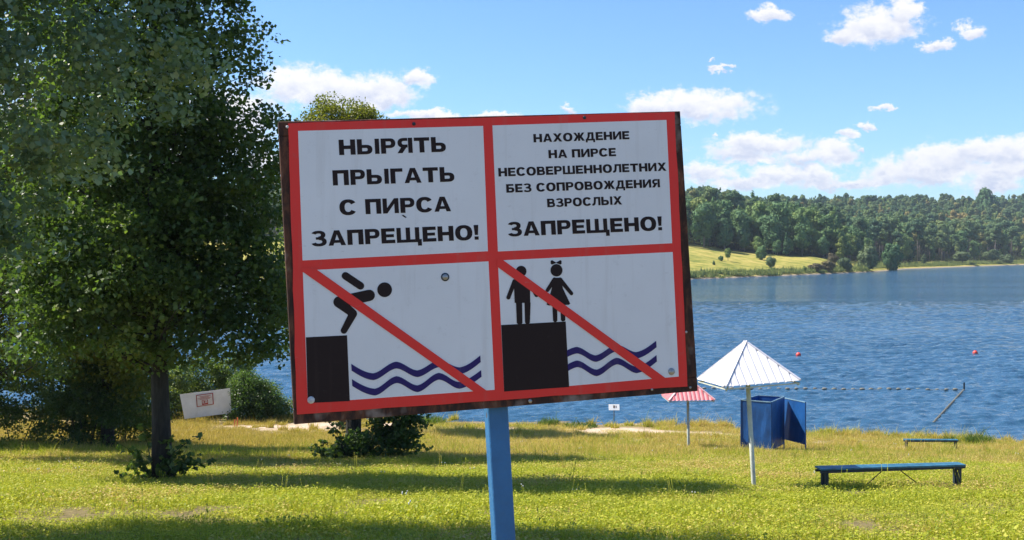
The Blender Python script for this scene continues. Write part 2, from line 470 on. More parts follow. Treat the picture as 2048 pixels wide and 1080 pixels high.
# ------------------------------------------------------------------ terrain
def interp(x, xs, ys): return np.interp(x, xs, ys)


def wob(x, y, s, seed):
    r = np.random.RandomState(seed); z = 0
    for i in range(7):
        a = r.uniform(0, 6.28); k = s * (1.0 + i * .55); ph = r.uniform(0, 6.28)
        z = z + np.sin((x * np.cos(a) + y * np.sin(a)) * k + ph) / (1 + i * .6)
    return z / 3.2


def near_shore(x): return interp(x, [-120, -40, -20, -4, 8, 13.3, 19.6, 40, 120], [60, 57, 54, 51.5, 50, 47.6, 46.0, 44, 40])


def near_z(x, y):
    x = np.asarray(x, float); y = np.asarray(y, float)
    sh_ = near_shore(x) + .35 * wob(x, y * 0, .7, 3)
    k = np.clip((y - 22) / 20, 0, 1)
    yy = y * (1 - k) + y * 50 / sh_ * k
    z = interp(yy, [-40, 0, 13, 20.5, 30, 40, 46, 50, 51.5, 55, 64, 90], [8.6, 5.72, 4.15, 3.22, 1.9, .66, .22, 0.0, -.13, -.5, -1.4, -1.8])
    return z + .035 * wob(x, y, .9, 5) + .012 * wob(x, y, 3.1, 6)


def GP(px, py):
    """point of the near ground seen at (px,py)"""
    d = 9.0
    while d < 60:
        z = float(near_z((px - CX) / F * d, d))
        if CAMZ - (py - HY) / F * d <= z: break
        d += .02
    return Vector(((px - CX) / F * d, d, z))


def gz(x, y): return float(near_z(x, y))


def grid(xs, ys, zf):
    X, Y = np.meshgrid(xs, ys); Z = zf(X, Y)
    V = np.stack([X.ravel(), Y.ravel(), Z.ravel()], 1)
    nx, ny = len(xs), len(ys)
    i = (np.arange(ny - 1)[:, None] * nx + np.arange(nx - 1)[None, :]).ravel()
    return V, np.stack([i, i + 1, i + 1 + nx, i + nx], 1)


SAND = [(P(1235, 862, 47.3), 2.1, 1.3), (P(1330, 868, 46.5), 2.2, .8), (P(1420, 872, 46), 1.5, .5), (P(1000, 866, 47.5), 1.3, .7), (P(945, 862, 48), .9, .5), (P(660, 868, 46.5), 2.6, 1.0),
        (P(720, 850, 49.3), 3.0, .8), (P(1645, 887, 43), 1.3, .6), (P(1845, 887, 42.2), .9, .45), (P(1090, 875, 45.3), 1.2, .5), (P(900, 878, 45), 1.5, .5), (P(560, 858, 48), 2.2, 1.0)]


def sand_amount(x, y):
    s_ = np.zeros_like(x)
    for c_, rx, ry in SAND:
        d_ = np.sqrt(((x - c_.x) / rx) ** 2 + ((y - c_.y) / ry) ** 2)
        s_ = np.maximum(s_, np.clip((1.25 - d_) / .5 + .35 * wob(x, y, 4.0, 9), 0, 1) * (d_ < 1.8))
    beach = np.clip((y - (near_shore(x) - .9)) / .5, 0, 1)
    return np.maximum(s_, beach * .9)


xs = np.concatenate([np.arange(-150, -32, 3.0), np.arange(-32, 30, .35), np.arange(30, 150, 3.0)])
ys = np.concatenate([np.arange(-40, 8, 2.0), np.arange(8, 56, .35), np.arange(56, 91, 2.5)])
V, Fq = grid(xs, ys, near_z)
g = mesh_obj('lawn_ground', V, Fq, M['lawn_soil'], attr={'sand': sand_amount(V[:, 0], V[:, 1])}, smooth=True, kind='structure')

# far shore
FSX = [-900, -300, -150, 0, 44, 75, 119, 151, 184, 252, 420, 1100]
FSY = [420, 330, 305, 292, 299, 338, 398, 461, 505, 592, 760, 1100]


def far_shore(x): return interp(x, FSX, FSY)
def far_edge(x): return np.maximum(interp(x, [-900, 0, 58, 86, 117, 128, 150, 252, 1100], [560, 395, 398, 402, 405, 425, 492, 636, 1180]), far_shore(x) + 28)
def edge_z(x): return interp(x, [-900, 30, 58, 73, 86, 104, 117, 150, 1100], [10.5, 10.0, 8.8, 6.8, 5.5, 4.6, 3.6, 1.5, 1.8])


def far_z(x, y):
    sh_, ed = far_shore(x), far_edge(x)
    a_ = np.clip((y - sh_) / (ed - sh_), 0, 1)
    z = np.where(y < sh_, np.maximum(-2.5, (y - sh_) * .12), .45 * np.clip((y - sh_) / 2.5, 0, 1) + a_ ** 1.15 * (edge_z(x) - .45))
    yr = ed + 250
    zr = CAMZ + interp(x, [0, 100, 115, 135, 1100], [158, 150, 134, 122, 122]) / F * yr - 16.5
    b_ = np.clip((y - ed) / (yr - ed), 0, 1)
    b_ = b_ * (.7 + .3 * b_ * (3 - 2 * b_))
    z = z + np.where(y > ed, (zr - edge_z(x)) * b_, 0)
    return z + np.where(y > sh_ + 4, .45 * wob(x, y, .05, 12) + .10 * wob(x, y, .3, 13), 0)


xs = np.concatenate([np.arange(-880, 0, 20.0), np.arange(0, 330, 2.5), np.arange(330, 1000, 20.0)])
ys = np.concatenate([np.arange(280, 680, 2.5), np.arange(680, 1500, 20.0)])
V, Fq = grid(xs, ys, far_z)
woodm = np.clip((V[:, 1] - far_edge(V[:, 0]) - 1) / 4, 0, 1)
mesh_obj('far_shore_land', V, Fq, M['far_land'], attr={'wood': woodm}, smooth=True, kind='structure')

# the lake: wind waves are real relief near us and pass into fine bump relief further out
us = np.concatenate([-np.geomspace(22, .52, 26), np.linspace(-.50, .50, 620), np.geomspace(.52, 25, 26)])
ys = [41.0]
while ys[-1] < 170: ys.append(ys[-1] + .13 * (ys[-1] / 48) ** 1.25)
ys = np.array(ys + list(np.geomspace(172, 1120, 70)))
U_, Y_ = np.meshgrid(us, ys); X_ = np.clip(U_ * Y_, -878, 998)
rw = np.random.RandomState(17); Z_ = np.zeros_like(X_)
gust = .75 + .35 * wob(X_ * .35, Y_, .09, 41) + .2 * wob(X_, Y_, .35, 42)
fade = np.clip((190 - Y_) / 60, 0, 1) * np.clip((Y_ - 43) / 9, .25, 1)
for i in range(46):
    wl = np.exp(rw.uniform(np.log(.42), np.log(1.9))); a_ = R(rw.normal(-74, 27)); k_ = 2 * np.pi / wl
    amp = .0135 * wl ** .95 * (1.45 if wl < 1.0 else .8); ph = (X_ * np.cos(a_) + Y_ * np.sin(a_)) * k_ + rw.uniform(0, 6.28) + .8 * np.sin(X_ * .21 + Y_ * .13 + i)
    Z_ += amp * (np.sin(ph) + .22 * np.sin(2 * ph + 1.57)) * (fade if wl > .9 else np.clip((95 - Y_) / 35, 0, 1) * fade)
Z_ *= np.clip(gust, .25, 1.4) * .78
nx, ny = len(us), len(ys); i_ = (np.arange(ny - 1)[:, None] * nx + np.arange(nx - 1)[None, :]).ravel()
mesh_obj('lake_water', np.stack([X_.ravel(), Y_.ravel(), Z_.ravel()], 1), np.stack([i_, i_ + 1, i_ + 1 + nx, i_ + nx], 1), M['water'], smooth=True, kind='structure')


# ------------------------------------------------------------------ scatter: instanced ground cover, own templates + loose points
def scatter(name, variants, pts, rot, scl, var, mats, kind='stuff', label=None):
    """variants: list of (V, F(k,3), midx, rnd). One object, its templates are instanced on its loose points."""
    Vs, Fs, ms, rn, vv = [], [], [], [], []
    off = 0
    for k, (V_, F_, mi, r_) in enumerate(variants):
        Vs.append(V_); Fs.append(F_ + off); ms.append(mi); rn.append(r_); vv.append(np.full(len(V_), k)); off += len(V_)
    n = len(pts)
    Vall = np.concatenate(Vs + [pts]); Fall = np.concatenate(Fs)
    z1 = np.zeros(off)
    attr = {'rnd': np.concatenate(rn + [np.zeros(n)]), 'tmpl': np.concatenate(vv + [np.full(n, -1)]).astype(np.int32),
            'pick': np.concatenate([z1, var]).astype(np.int32), 'rot': np.concatenate([np.zeros((off, 3)), rot]),
            'scl': np.concatenate([np.ones((off, 3)), scl])}
    o = mesh_obj(name, Vall, Fall, mats, attr=attr, midx=np.concatenate(ms), kind=kind)
    if label: o['label'] = label
    ng = bpy.data.node_groups.new(name + '_scatter', 'GeometryNodeTree')
    ng.interface.new_socket('Geometry', in_out='INPUT', socket_type='NodeSocketGeometry')
    ng.interface.new_socket('Geometry', in_out='OUTPUT', socket_type='NodeSocketGeometry')
    N, L = ng.nodes, ng.links
    gi = N.new('NodeGroupInput'); go = N.new('NodeGroupOutput')

    def named(nm, ty):
        a_ = N.new('GeometryNodeInputNamedAttribute'); a_.data_type = ty; a_.inputs[0].default_value = nm; return a_.outputs[0]

    def eq(k):
        c_ = N.new('FunctionNodeCompare'); c_.data_type = 'INT'; c_.operation = 'EQUAL'
        L.new(named('tmpl', 'INT'), c_.inputs[2]); c_.inputs[3].default_value = k; return c_.outputs[0]

    def sepg(k):
        s_ = N.new('GeometryNodeSeparateGeometry'); s_.domain = 'POINT'; L.new(gi.outputs[0], s_.inputs[0]); L.new(eq(k), s_.inputs[1]); return s_.outputs[0]
    join = N.new('GeometryNodeJoinGeometry')
    for k in range(len(variants)):
        q_ = N.new('GeometryNodeGeometryToInstance'); L.new(sepg(k), q_.inputs[0]); L.new(q_.outputs[0], join.inputs[0])
    ip = N.new('GeometryNodeInstanceOnPoints')
    L.new(sepg(-1), ip.inputs['Points']); L.new(join.outputs[0], ip.inputs['Instance'])
    ip.inputs['Pick Instance'].default_value = True
    L.new(named('pick', 'INT'), ip.inputs['Instance Index'])
    L.new(named('rot', 'FLOAT_VECTOR'), ip.inputs['Rotation']); L.new(named('scl', 'FLOAT_VECTOR'), ip.inputs['Scale'])
    L.new(ip.outputs[0], go.inputs[0])
    md = o.modifiers.new('scatter', 'NODES'); md.node_group = ng
    return o


rng = np.random.RandomState(7)


def blades(n, rad, h0, h1, w, lean=.5, clover=.0, seed=0):
    r = np.random.RandomState(seed)
    a = r.uniform(0, 2 * np.pi, n); d = rad * np.sqrt(r.uniform(0, 1, n))
    bx, by = d * np.cos(a), d * np.sin(a)
    h = r.uniform(h0, h1, n) * (0.6 + .4 * r.uniform(0, 1, n)) * np.where(r.uniform(0, 1, n) > .93, 1.9, 1)
    az_ = r.uniform(0, 2 * np.pi, n); ln = r.uniform(.1, lean, n) * h
    fa = r.uniform(0, np.pi, n); ww = w * r.uniform(.6, 1.3, n)
    nc = int(n * clover)
    b = np.stack([bx, by, -.02 * np.ones(n)], 1)
    side = np.stack([np.cos(fa), np.sin(fa), 0 * fa], 1) * ww[:, None] / 2
    mid = b + np.stack([np.cos(az_) * ln * .35, np.sin(az_) * ln * .35, h * .55], 1)
    tip = b + np.stack([np.cos(az_) * ln, np.sin(az_) * ln, h], 1)
    if nc:      # small flat leaflets of clover and plantain instead of blades
        z = r.uniform(.02, .07, nc); s = r.uniform(.008, .020, nc)
        c0 = np.stack([bx[:nc], by[:nc], z], 1); tl = r.uniform(-.5, .5, (nc, 2))
        e1 = np.stack([np.cos(fa[:nc]), np.sin(fa[:nc]), tl[:, 0]], 1) * s[:, None]; e2 = np.stack([-np.sin(fa[:nc]), np.cos(fa[:nc]), tl[:, 1]], 1) * s[:, None]
        side[:nc] = e1; b[:nc] = c0; mid[:nc] = c0 + e2; tip[:nc] = c0 + e2 * 1.5
    V_ = np.stack([b - side, b + side, mid + side * .6, mid - side * .6, tip], 1).reshape(-1, 3)
    i = np.arange(n) * 5
    F_ = np.concatenate([np.stack([i, i + 1, i + 2], 1), np.stack([i, i + 2, i + 3], 1), np.stack([i + 3, i + 2, i + 4], 1)])
    return V_, F_, np.zeros(len(F_), int), np.repeat(r.uniform(0, 1, n), 5)


def lawn_points(y0, y1, step, keep=lambda x, y: np.ones_like(x)):
    out = []
    y = y0
    while y < y1:
        hw = .46 * y + 3.5
        x = np.arange(-hw, hw, step); x = x + rng.uniform(-step * .5, step * .5, len(x)); yy = y + rng.uniform(-step * .5, step * .5, len(x))
        k = keep(x, yy); sel = rng.uniform(0, 1, len(x)) < k
        out.append(np.stack([x[sel], yy[sel]], 1)); y += step
    p_ = np.concatenate(out); return np.column_stack([p_, near_z(p_[:, 0], p_[:, 1])])


def lawn_scatter(name, tm, pts, smin, smax, mats, label):
    n = len(pts); slope = np.arctan(.12)
    rot = np.column_stack([np.zeros(n), np.zeros(n), rng.uniform(0, 6.28, n)])
    s_ = rng.uniform(smin, smax, n) * np.clip(1 + .45 * wob(pts[:, 0], pts[:, 1], .9, 71), .5, 1.8); sxy = rng.uniform(.95, 1.15, n)
    return scatter(name, tm, pts, rot, np.column_stack([sxy, sxy, s_]), rng.randint(0, len(tm), n), mats, label=label)


WORN = [(-4.6, 15.6, 1.0), (-6.2, 16.4, .8), (-2.2, 17.5, .5), (5.9, 19.6, .45), (7.6, 19.5, .4), (4.2, 20.2, .35), (9.6, 31, .8), (2.0, 24, .6), (-1.5, 28, .6), (8.4, 37.2, .8), (12.5, 27, .6)]


def dryland(x, y):
    s_ = 1 - np.clip(sand_amount(x, y) * 1.15, 0, .98)
    for wx, wy, wr in WORN:
        s_ = s_ * np.clip((np.hypot((x - wx) / 1.6, y - wy) / wr - .35 + .35 * wob(x, y, 2.6, 81)), .12, 1)
    return np.where(near_z(x, y) > .03, s_, 0)


lw = [blades(3000, .62, .02, .085, .0085, .9, .16, k) for k in range(5)]
lawn_scatter('lawn_grass', lw, lawn_points(7.5, 34, .72, dryland), .55, 1.5, [M['grass'], M['petal']], 'short yellow green lawn grass and clover')
rg = [blades(850, .62, .04, .20, .012, .8, .2, 20 + k) for k in range(5)]
lawn_scatter('rough_grass', rg, lawn_points(31, 52.5, .66, lambda x, y: dryland(x, y) * np.clip(1.25 - (y - 36) / 18, .45, 1)), .4, 1.5, [M['grass'], M['petal']], 'rough straw coloured grass towards the beach')


cl = [blades(160, .16, .12, .42, .02, .9, 0, 60 + k) for k in range(4)]
cp_ = []
for i in range(520):
    x_ = rng.uniform(-26, 26); y_ = near_shore(x_) + (rng.uniform(-1.3, .1) if rng.uniform() < .55 else -rng.uniform(.5, 8)); cp_.append((x_, y_))
cp_ = np.array(cp_); cp_ = cp_[(wob(cp_[:, 0], cp_[:, 1], .6, 51) > -.15)]
cp_ = np.column_stack([cp_, near_z(cp_[:, 0], cp_[:, 1])]); cp_ = cp_[cp_[:, 2] > -.06]
lawn_scatter('shore_grass', cl, cp_, .35, 1.1, [M['grass'], M['petal']], 'loose clumps of taller grass along the edge of the beach')


# weeds: thin upright stems with seed heads, some white flowers
def weeds(seed):
    r = np.random.RandomState(seed); mb = MB(); rn = []
    h = r.uniform(.28, .55); lx, ly = r.uniform(-.08, .08, 2)
    for s_ in range(r.randint(2, 5)):
        x0, y0 = r.uniform(-.06, .06, 2); hh = h * r.uniform(.6, 1)
        mb.tube([(x0, y0, 0), (x0 + lx * .4, y0 + ly * .4, hh * .5), (x0 + lx, y0 + ly, hh)], [.003, .0025, .002], 3)
        mb.ball((x0 + lx, y0 + ly, hh), .008, 5, 4, 2.2, m=1 if seed == 3 else 0)
    f3 = []; m3 = []
    for f_, mm in zip(mb.f, mb.m):
        for k in range(1, len(f_) - 1): f3.append((f_[0], f_[k], f_[k + 1])); m3.append(mm)
    V_ = np.array([tuple(v) for v in mb.v]); return V_, np.array(f3), np.array(m3), np.full(len(V_), r.uniform(.3, .9))


wd = [weeds(k) for k in range(8)]
wp = lawn_points(9, 44, 1.1, lambda x, y: dryland(x, y) * .55 * (.4 + .9 * (wob(x, y, .5, 31) > -.2)))
lawn_scatter('tall_weeds', wd, wp, .55, 1.15, [M['grass'], M['petal']], 'thin weed stems with seed heads standing above the lawn')

# ------------------------------------------------------------------ near trees
def leaf_cloud(centres, radii, counts, size, seed, flat=.6, droop=.25):
    """leaf-sized four-cornered faces gathered in sprays"""
    r = np.random.RandomState(seed)
    ci = np.repeat(np.arange(len(centres)), counts); n = len(ci)
    C_ = np.asarray(centres)[ci]; rr = np.asarray(radii)[ci]
    d = r.normal(0, 1, (n, 3)); d /= np.linalg.norm(d, axis=1)[:, None]
    rad = r.uniform(0, 1, n) ** .5
    o = d * (rad * rr)[:, None]; o[:, 2] *= flat
    o[:, 2] -= droop * (o[:, 0] ** 2 + o[:, 1] ** 2) / (rr + .01)
    c = C_ + o
    nrm = r.normal(0, 1, (n, 3)) + np.array([0, 0, .9]); nrm /= np.linalg.norm(nrm, axis=1)[:, None]
    tv = r.normal(0, 1, (n, 3)); tv -= nrm * np.sum(tv * nrm, 1)[:, None]; tv /= np.linalg.norm(tv, axis=1)[:, None]
    bv = np.cross(nrm, tv)
    s_ = size * r.uniform(.65, 1.25, n)
    L = tv * s_[:, None]; Wd = bv * (s_ * .42)[:, None]; fold = nrm * (s_ * .12)[:, None]
    V_ = np.stack([c - L * .5, c - L * .02 + Wd + fold, c + L * .5, c - L * .02 - Wd + fold], 1).reshape(-1, 3)
    F_ = (np.arange(n)[:, None] * 4 + np.arange(4)[None, :])
    spray = r.uniform(0, 1, len(centres))[ci]
    rn = np.clip(.55 * spray + .45 * r.uniform(0, 1, n), 0, 1)
    return V_, F_, np.repeat(rn, 4)


def near_tree(label, base, h, lobes, n_spray, per, leaf, trunk_r, seed, lm, name='lime_tree', cat='tree', group=None, spray_r=(.35, .7), lean=(0, 0), trunk_top=.85, fork=.25):
    """lobes: list of (dx, dy, z, rx, ry, rz) crown bodies relative to the base"""
    r = np.random.RandomState(seed)
    root = thing(name, label, cat, base, group)
    if trunk_r > 0:
        mb = MB(); n = 12; pts = []; rad = []
        for i in range(n):
            f = i / (n - 1)
            pts.append((lean[0] * f * h + .06 * h * .12 * math.sin(f * 5 + seed), lean[1] * f * h + .05 * math.sin(f * 7), -.15 + f * h * trunk_top))
            rad.append(trunk_r * ((1.35 - 3.0 * f) if f < .1 else (1.03 - .93 * (f - .1) / .9)) + .01)
        mb.tube(pts, rad, 14); mb.build('trunk', M['bark'], root, smooth=True)
        # root flare
    vols = np.array([l[3] * l[4] * l[5] for l in lobes]); vols = vols / vols.sum()
    cs = []
    li = r.choice(len(lobes), n_spray, p=vols)
    for k in li:
        l = lobes[k]
        d = r.normal(0, 1, 3); d /= np.linalg.norm(d)
        q_ = r.uniform(.05, 1) ** .42 * r.uniform(.86, 1.08)
        cs.append((l[0] + d[0] * l[3] * q_, l[1] + d[1] * l[4] * q_, l[2] + d[2] * l[5] * q_))
    cs = np.array(cs); rads = r.uniform(spray_r[0], spray_r[1], n_spray)
    cnt = np.maximum(4, (per * r.uniform(.35, 1.5, n_spray)).astype(int))
    V_, F_, rn = leaf_cloud(cs, rads, cnt, leaf, seed + 1)
    keep = None
    mesh_obj('crown', V_, F_, lm, root, attr={'rnd': rn})
    if trunk_r > 0:
        tw = MB(); nl = 0
        order = r.permutation(n_spray)
        zmin = min(l[2] - l[5] for l in lobes)
        for k in order[:int(n_spray * .3)]:
            c_ = cs[k]; z0 = max(zmin * .9, c_[2] - abs(np.hypot(c_[0], c_[1])) * r.uniform(.35, .8)); z0 = min(z0, h * trunk_top * .93)
            f = z0 / (h * trunk_top); sx, sy = lean[0] * z0, lean[1] * z0
            a = Vector((sx, sy, z0)); b_ = Vector(c_); mid = (a + b_) / 2 + Vector((0, 0, -.1 * (b_ - a).length)) + Vector(r.normal(0, .1, 3))
            r0 = trunk_r * (1.03 - .9 * f) * .35 + .012
            if c_[2] < zmin + 1.3 and h > 12: continue
            if seed == 11 and c_[0] > .3: continue
            if nl < 12 and (b_ - a).length > 1.2:
                l_ = MB(); l_.tube([a, mid, b_], [r0, r0 * .6, r0 * .2], 7); l_.build('limb', M['bark'], root, smooth=True); nl += 1
            elif (b_ - a).length < 2.3:
                tw.tube([a, mid, b_], [r0 * .45, r0 * .28, .006], 4, cap=False)
        tw.build('twigs', M['bark'], root)
    return root


def gpt(px, d):
    x = (px - CX) / F * d; return Vector((x, d, gz(x, d)))


b0 = gpt(-372, 13.5)
near_tree('tall grey green tree just beyond the left edge, its leaves filling the upper left corner', b0, 17,
          [(0, 0, 8.6, 3.3, 3.0, 4.2), (.5, 0, 5.0, 2.9, 2.5, 2.4), (0, 0, 12, 2.6, 2.4, 4.4), (2.3, .3, 6.2, 2.3, 1.8, 2.0), (1.6, 0, 9.0, 2.6, 2.2, 3.0)], 1150, 120, .086, .24, 11, M['leaf_grey'], spray_r=(.3, .62))
b1 = gpt(316, 22.9)
near_tree('tall dark lime tree with bare lower trunk beside the big warning sign', b1, 14.5,
          [(-.2, 0, 5.2, 2.6, 2.2, 3.2), (.35, 0, 3.85, 2.2, 2.0, 1.85), (-.3, 0, 8.6, 2.35, 2.2, 3.2), (-.1, 0, 11.5, 1.9, 1.8, 3.0), (1.0, .2, 6.0, 1.65, 1.5, 2.0), (1.7, .2, 3.55, 1.35, 1.2, 1.55), (-1.5, 0, 3.6, 1.5, 1.4, 1.7)],
          940, 116, .10, .155, 21, M['leaf_dark'], trunk_top=.92)
b2 = gpt(706, 32.5)
near_tree('shorter tree with leafy undergrowth at its foot, behind the left half of the warning sign', b2, 8.8,
          [(0, 0, 4.6, 2.6, 2.4, 2.5), (.1, 0, 6.6, 1.6, 1.4, 1.9)], 520, 85, .095, .19, 31, M['leaf_dark'], trunk_top=.94)
bg_ = gpt(684, 47)
near_tree('sunlit golden green treetop rising behind the left half of the warning sign', bg_, 13.6,
          [(0, 0, 9.0, 2.2, 1.9, 3.0), (-.35, 0, 12.1, .8, .9, 1.25), (.85, 0, 12.2, .55, .8, .9), (-1.15, 0, 11.6, .7, .8, .9), (.3, 0, 11.7, 1.2, .9, .7)], 700, 120, .095, .17, 33, M['leaf_sunlit_gold'], name='young_oak', trunk_top=.95)
b3 = gpt(-30, 31)
near_tree('broad dark tree second from the left, trunk hidden by bushes', b3, 14,
          [(1.0, 0, 5.5, 3.3, 2.6, 3.9), (.6, 0, 10, 3.2, 2.4, 4.4), (3.2, 0, 7.0, 2.2, 2.0, 3.4), (2.6, .5, 11, 2.0, 1.5, 2.8)], 640, 90, .10, .2, 41, M['leaf_dark'])
b4 = gpt(210, 36)
near_tree('sunlit yellowish green tree behind the lime trunk', b4, 11.5,
          [(0, 0, 5.3, 3.1, 2.4, 4.2), (-2.0, 0, 7.5, 2.6, 2.2, 3.2), (2.0, 0, 8.5, 1.6, 1.5, 2.6)], 620, 95, .12, .17, 51, M['leaf_sunlit_gold'])
b5 = gpt(-70, 37)
near_tree('tree at the left edge behind the dry grass', b5, 13,
          [(0, 0, 6.0, 3.2, 2.6, 5.0), (-3, 0, 6.0, 3.0, 2.4, 5.0)], 560, 95, .13, .2, 55, M['leaf_sunlit_gold'])


def bush(label, base, lobes, n, per, leaf, seed, lm, name='bush', spray_r=(.25, .5), group=None, stems=5):
    r = np.random.RandomState(seed)
    root = near_tree(label, base, 2, lobes, n, per, leaf, 0, seed, lm, name=name, cat='bush', spray_r=spray_r, group=group)
    st_ = MB()
    for k in range(stems):
        l = lobes[r.randint(len(lobes))]
        e = Vector((l[0] + r.uniform(-.7, .7) * l[3], l[1] + r.uniform(-.5, .5) * l[4], l[2] + r.uniform(0, .7) * l[5]))
        st_.tube([(e.x * .15, e.y * .15, -.08), e * .55 + Vector((0, 0, .1)), e], [.018, .012, .006], 5)
    st_.build('stems', M['bark'], root)
    return root


bush('large leafy bush at the left edge rising from dry golden grass', gpt(30, 38), [(0, 0, 1.6, 2.6, 1.5, 2.0), (-2, 0, 2.4, 2.4, 1.5, 2.4), (1.8, 0, 1.4, 1.4, 1.2, 1.6)], 380, 80, .085, 61, M['leaf_bush'])
bush('rounded dark bush left of the lime trunk', gpt(170, 36), [(0, 0, 1.2, 1.5, 1.1, 1.5), (.6, 0, 2.2, 1.2, 1.0, 1.4)], 240, 80, .085, 63, M['leaf_dark'])
bush('pale leafy bush directly behind the lime trunk', gpt(255, 39), [(0, 0, 1.1, 1.3, 1.0, 1.5), (-.2, 0, 2.3, 1.0, .9, 1.0)], 200, 75, .085, 65, M['leaf_bush'])
bush('dark bush just right of the white board', gpt(505, 50.5), [(0, 0, .6, 1.2, .9, .9), (-.3, 0, 1.45, .8, .6, .8), (.6, 0, 1.1, .6, .6, .7)], 320, 70, .075, 67, M['leaf_dark'])
bush('light green bush sloping down to the water beside the rusty sign edge', gpt(545, 51.5), [(0, 0, .45, .9, .7, .7), (-.6, 0, 1.0, .7, .6, .8)], 210, 70, .075, 69, M['leaf_bush'])
bush('tall shrub standing behind the white board', gpt(415, 52.5), [(0, 0, 1.2, 1.5, .8, 1.8), (1.2, 0, 1.9, 1.1, .7, .9)], 320, 70, .085, 71, M['leaf_bush'])
bush('leafy shrub between the lime trunk and the white board', gpt(345, 51), [(0, 0, 1.1, 1.0, .7, 1.5)], 150, 70, .085, 72, M['leaf_bush'])


def shoots(label, base, specs, seed, lm, leaf=.12):
    """suckers at a trunk's foot: arching stems with large separate leaves"""
    r = np.random.RandomState(seed)
    root = thing('basal_shoots', label, 'shoots', base)
    st_ = MB(); cs = []
    for (dx, dz, n) in specs:
        dy = r.uniform(-.35, .25) * abs(dx)
        a = Vector((dx * .08, dy * .1, -.05)); b_ = Vector((dx * .55, dy * .6, dz * .75)); c_ = Vector((dx, dy, dz))
        st_.tube([a, (a + b_) / 2 + Vector((0, 0, .05)), b_, c_], [.012, .009, .006, .003], 5)
        for k in range(n):
            f = r.uniform(.25, 1.0)
            p_ = a.lerp(b_, min(1, f * 2)) if f < .5 else b_.lerp(c_, (f - .5) * 2)
            cs.append(p_ + Vector(r.normal(0, .05, 3)))
    st_.build('stems', M['bark'], root)
    V_, F_, rn = leaf_cloud([tuple(c) for c in cs], [.06] * len(cs), [3] * len(cs), leaf, seed + 3)
    mesh_obj('leaves', V_, F_, lm, root, attr={'rnd': rn})
    return root


sp = [(.35, .5, 14), (.6, .75, 14), (.85, .55, 16), (1.15, .42, 16), (.95, .95, 10), (.7, .35, 16), (.45, .25, 16), (-.35, .45, 14), (-.55, .3, 12), (-.6, .75, 14), (-.3, 1.0, 12), (.3, .9, 8), (.2, .3, 12), (-.2, .2, 12), (-.75, .2, 8)]
shoots('leafy suckers with large leaves spreading from the foot of the lime trunk', b1 + Vector((.0, -.15, 0)), sp, 81, M['leaf_dark'])
bush('dense dark undergrowth round the foot of the tree behind the sign post', gpt(735, 31.6), [(.2, 0, .4, 1.1, .7, .45), (.7, .2, 1.05, .75, .6, .95), (-.7, -.2, .28, .8, .5, .3), (1.1, 0, .95, .45, .5, .8)], 240, 26, .12, 83, M['leaf_dark'], spray_r=(.15, .32), stems=9)
shoots('arching leafy shoots left of the trunk behind the warning sign', gpt(700, 31.2), [(-.6, .9, 16), (-.85, .55, 16), (-1.1, .3, 16), (-.4, 1.1, 12), (-.95, .15, 14), (-.7, 1.15, 10)], 85, M['leaf_dark'])

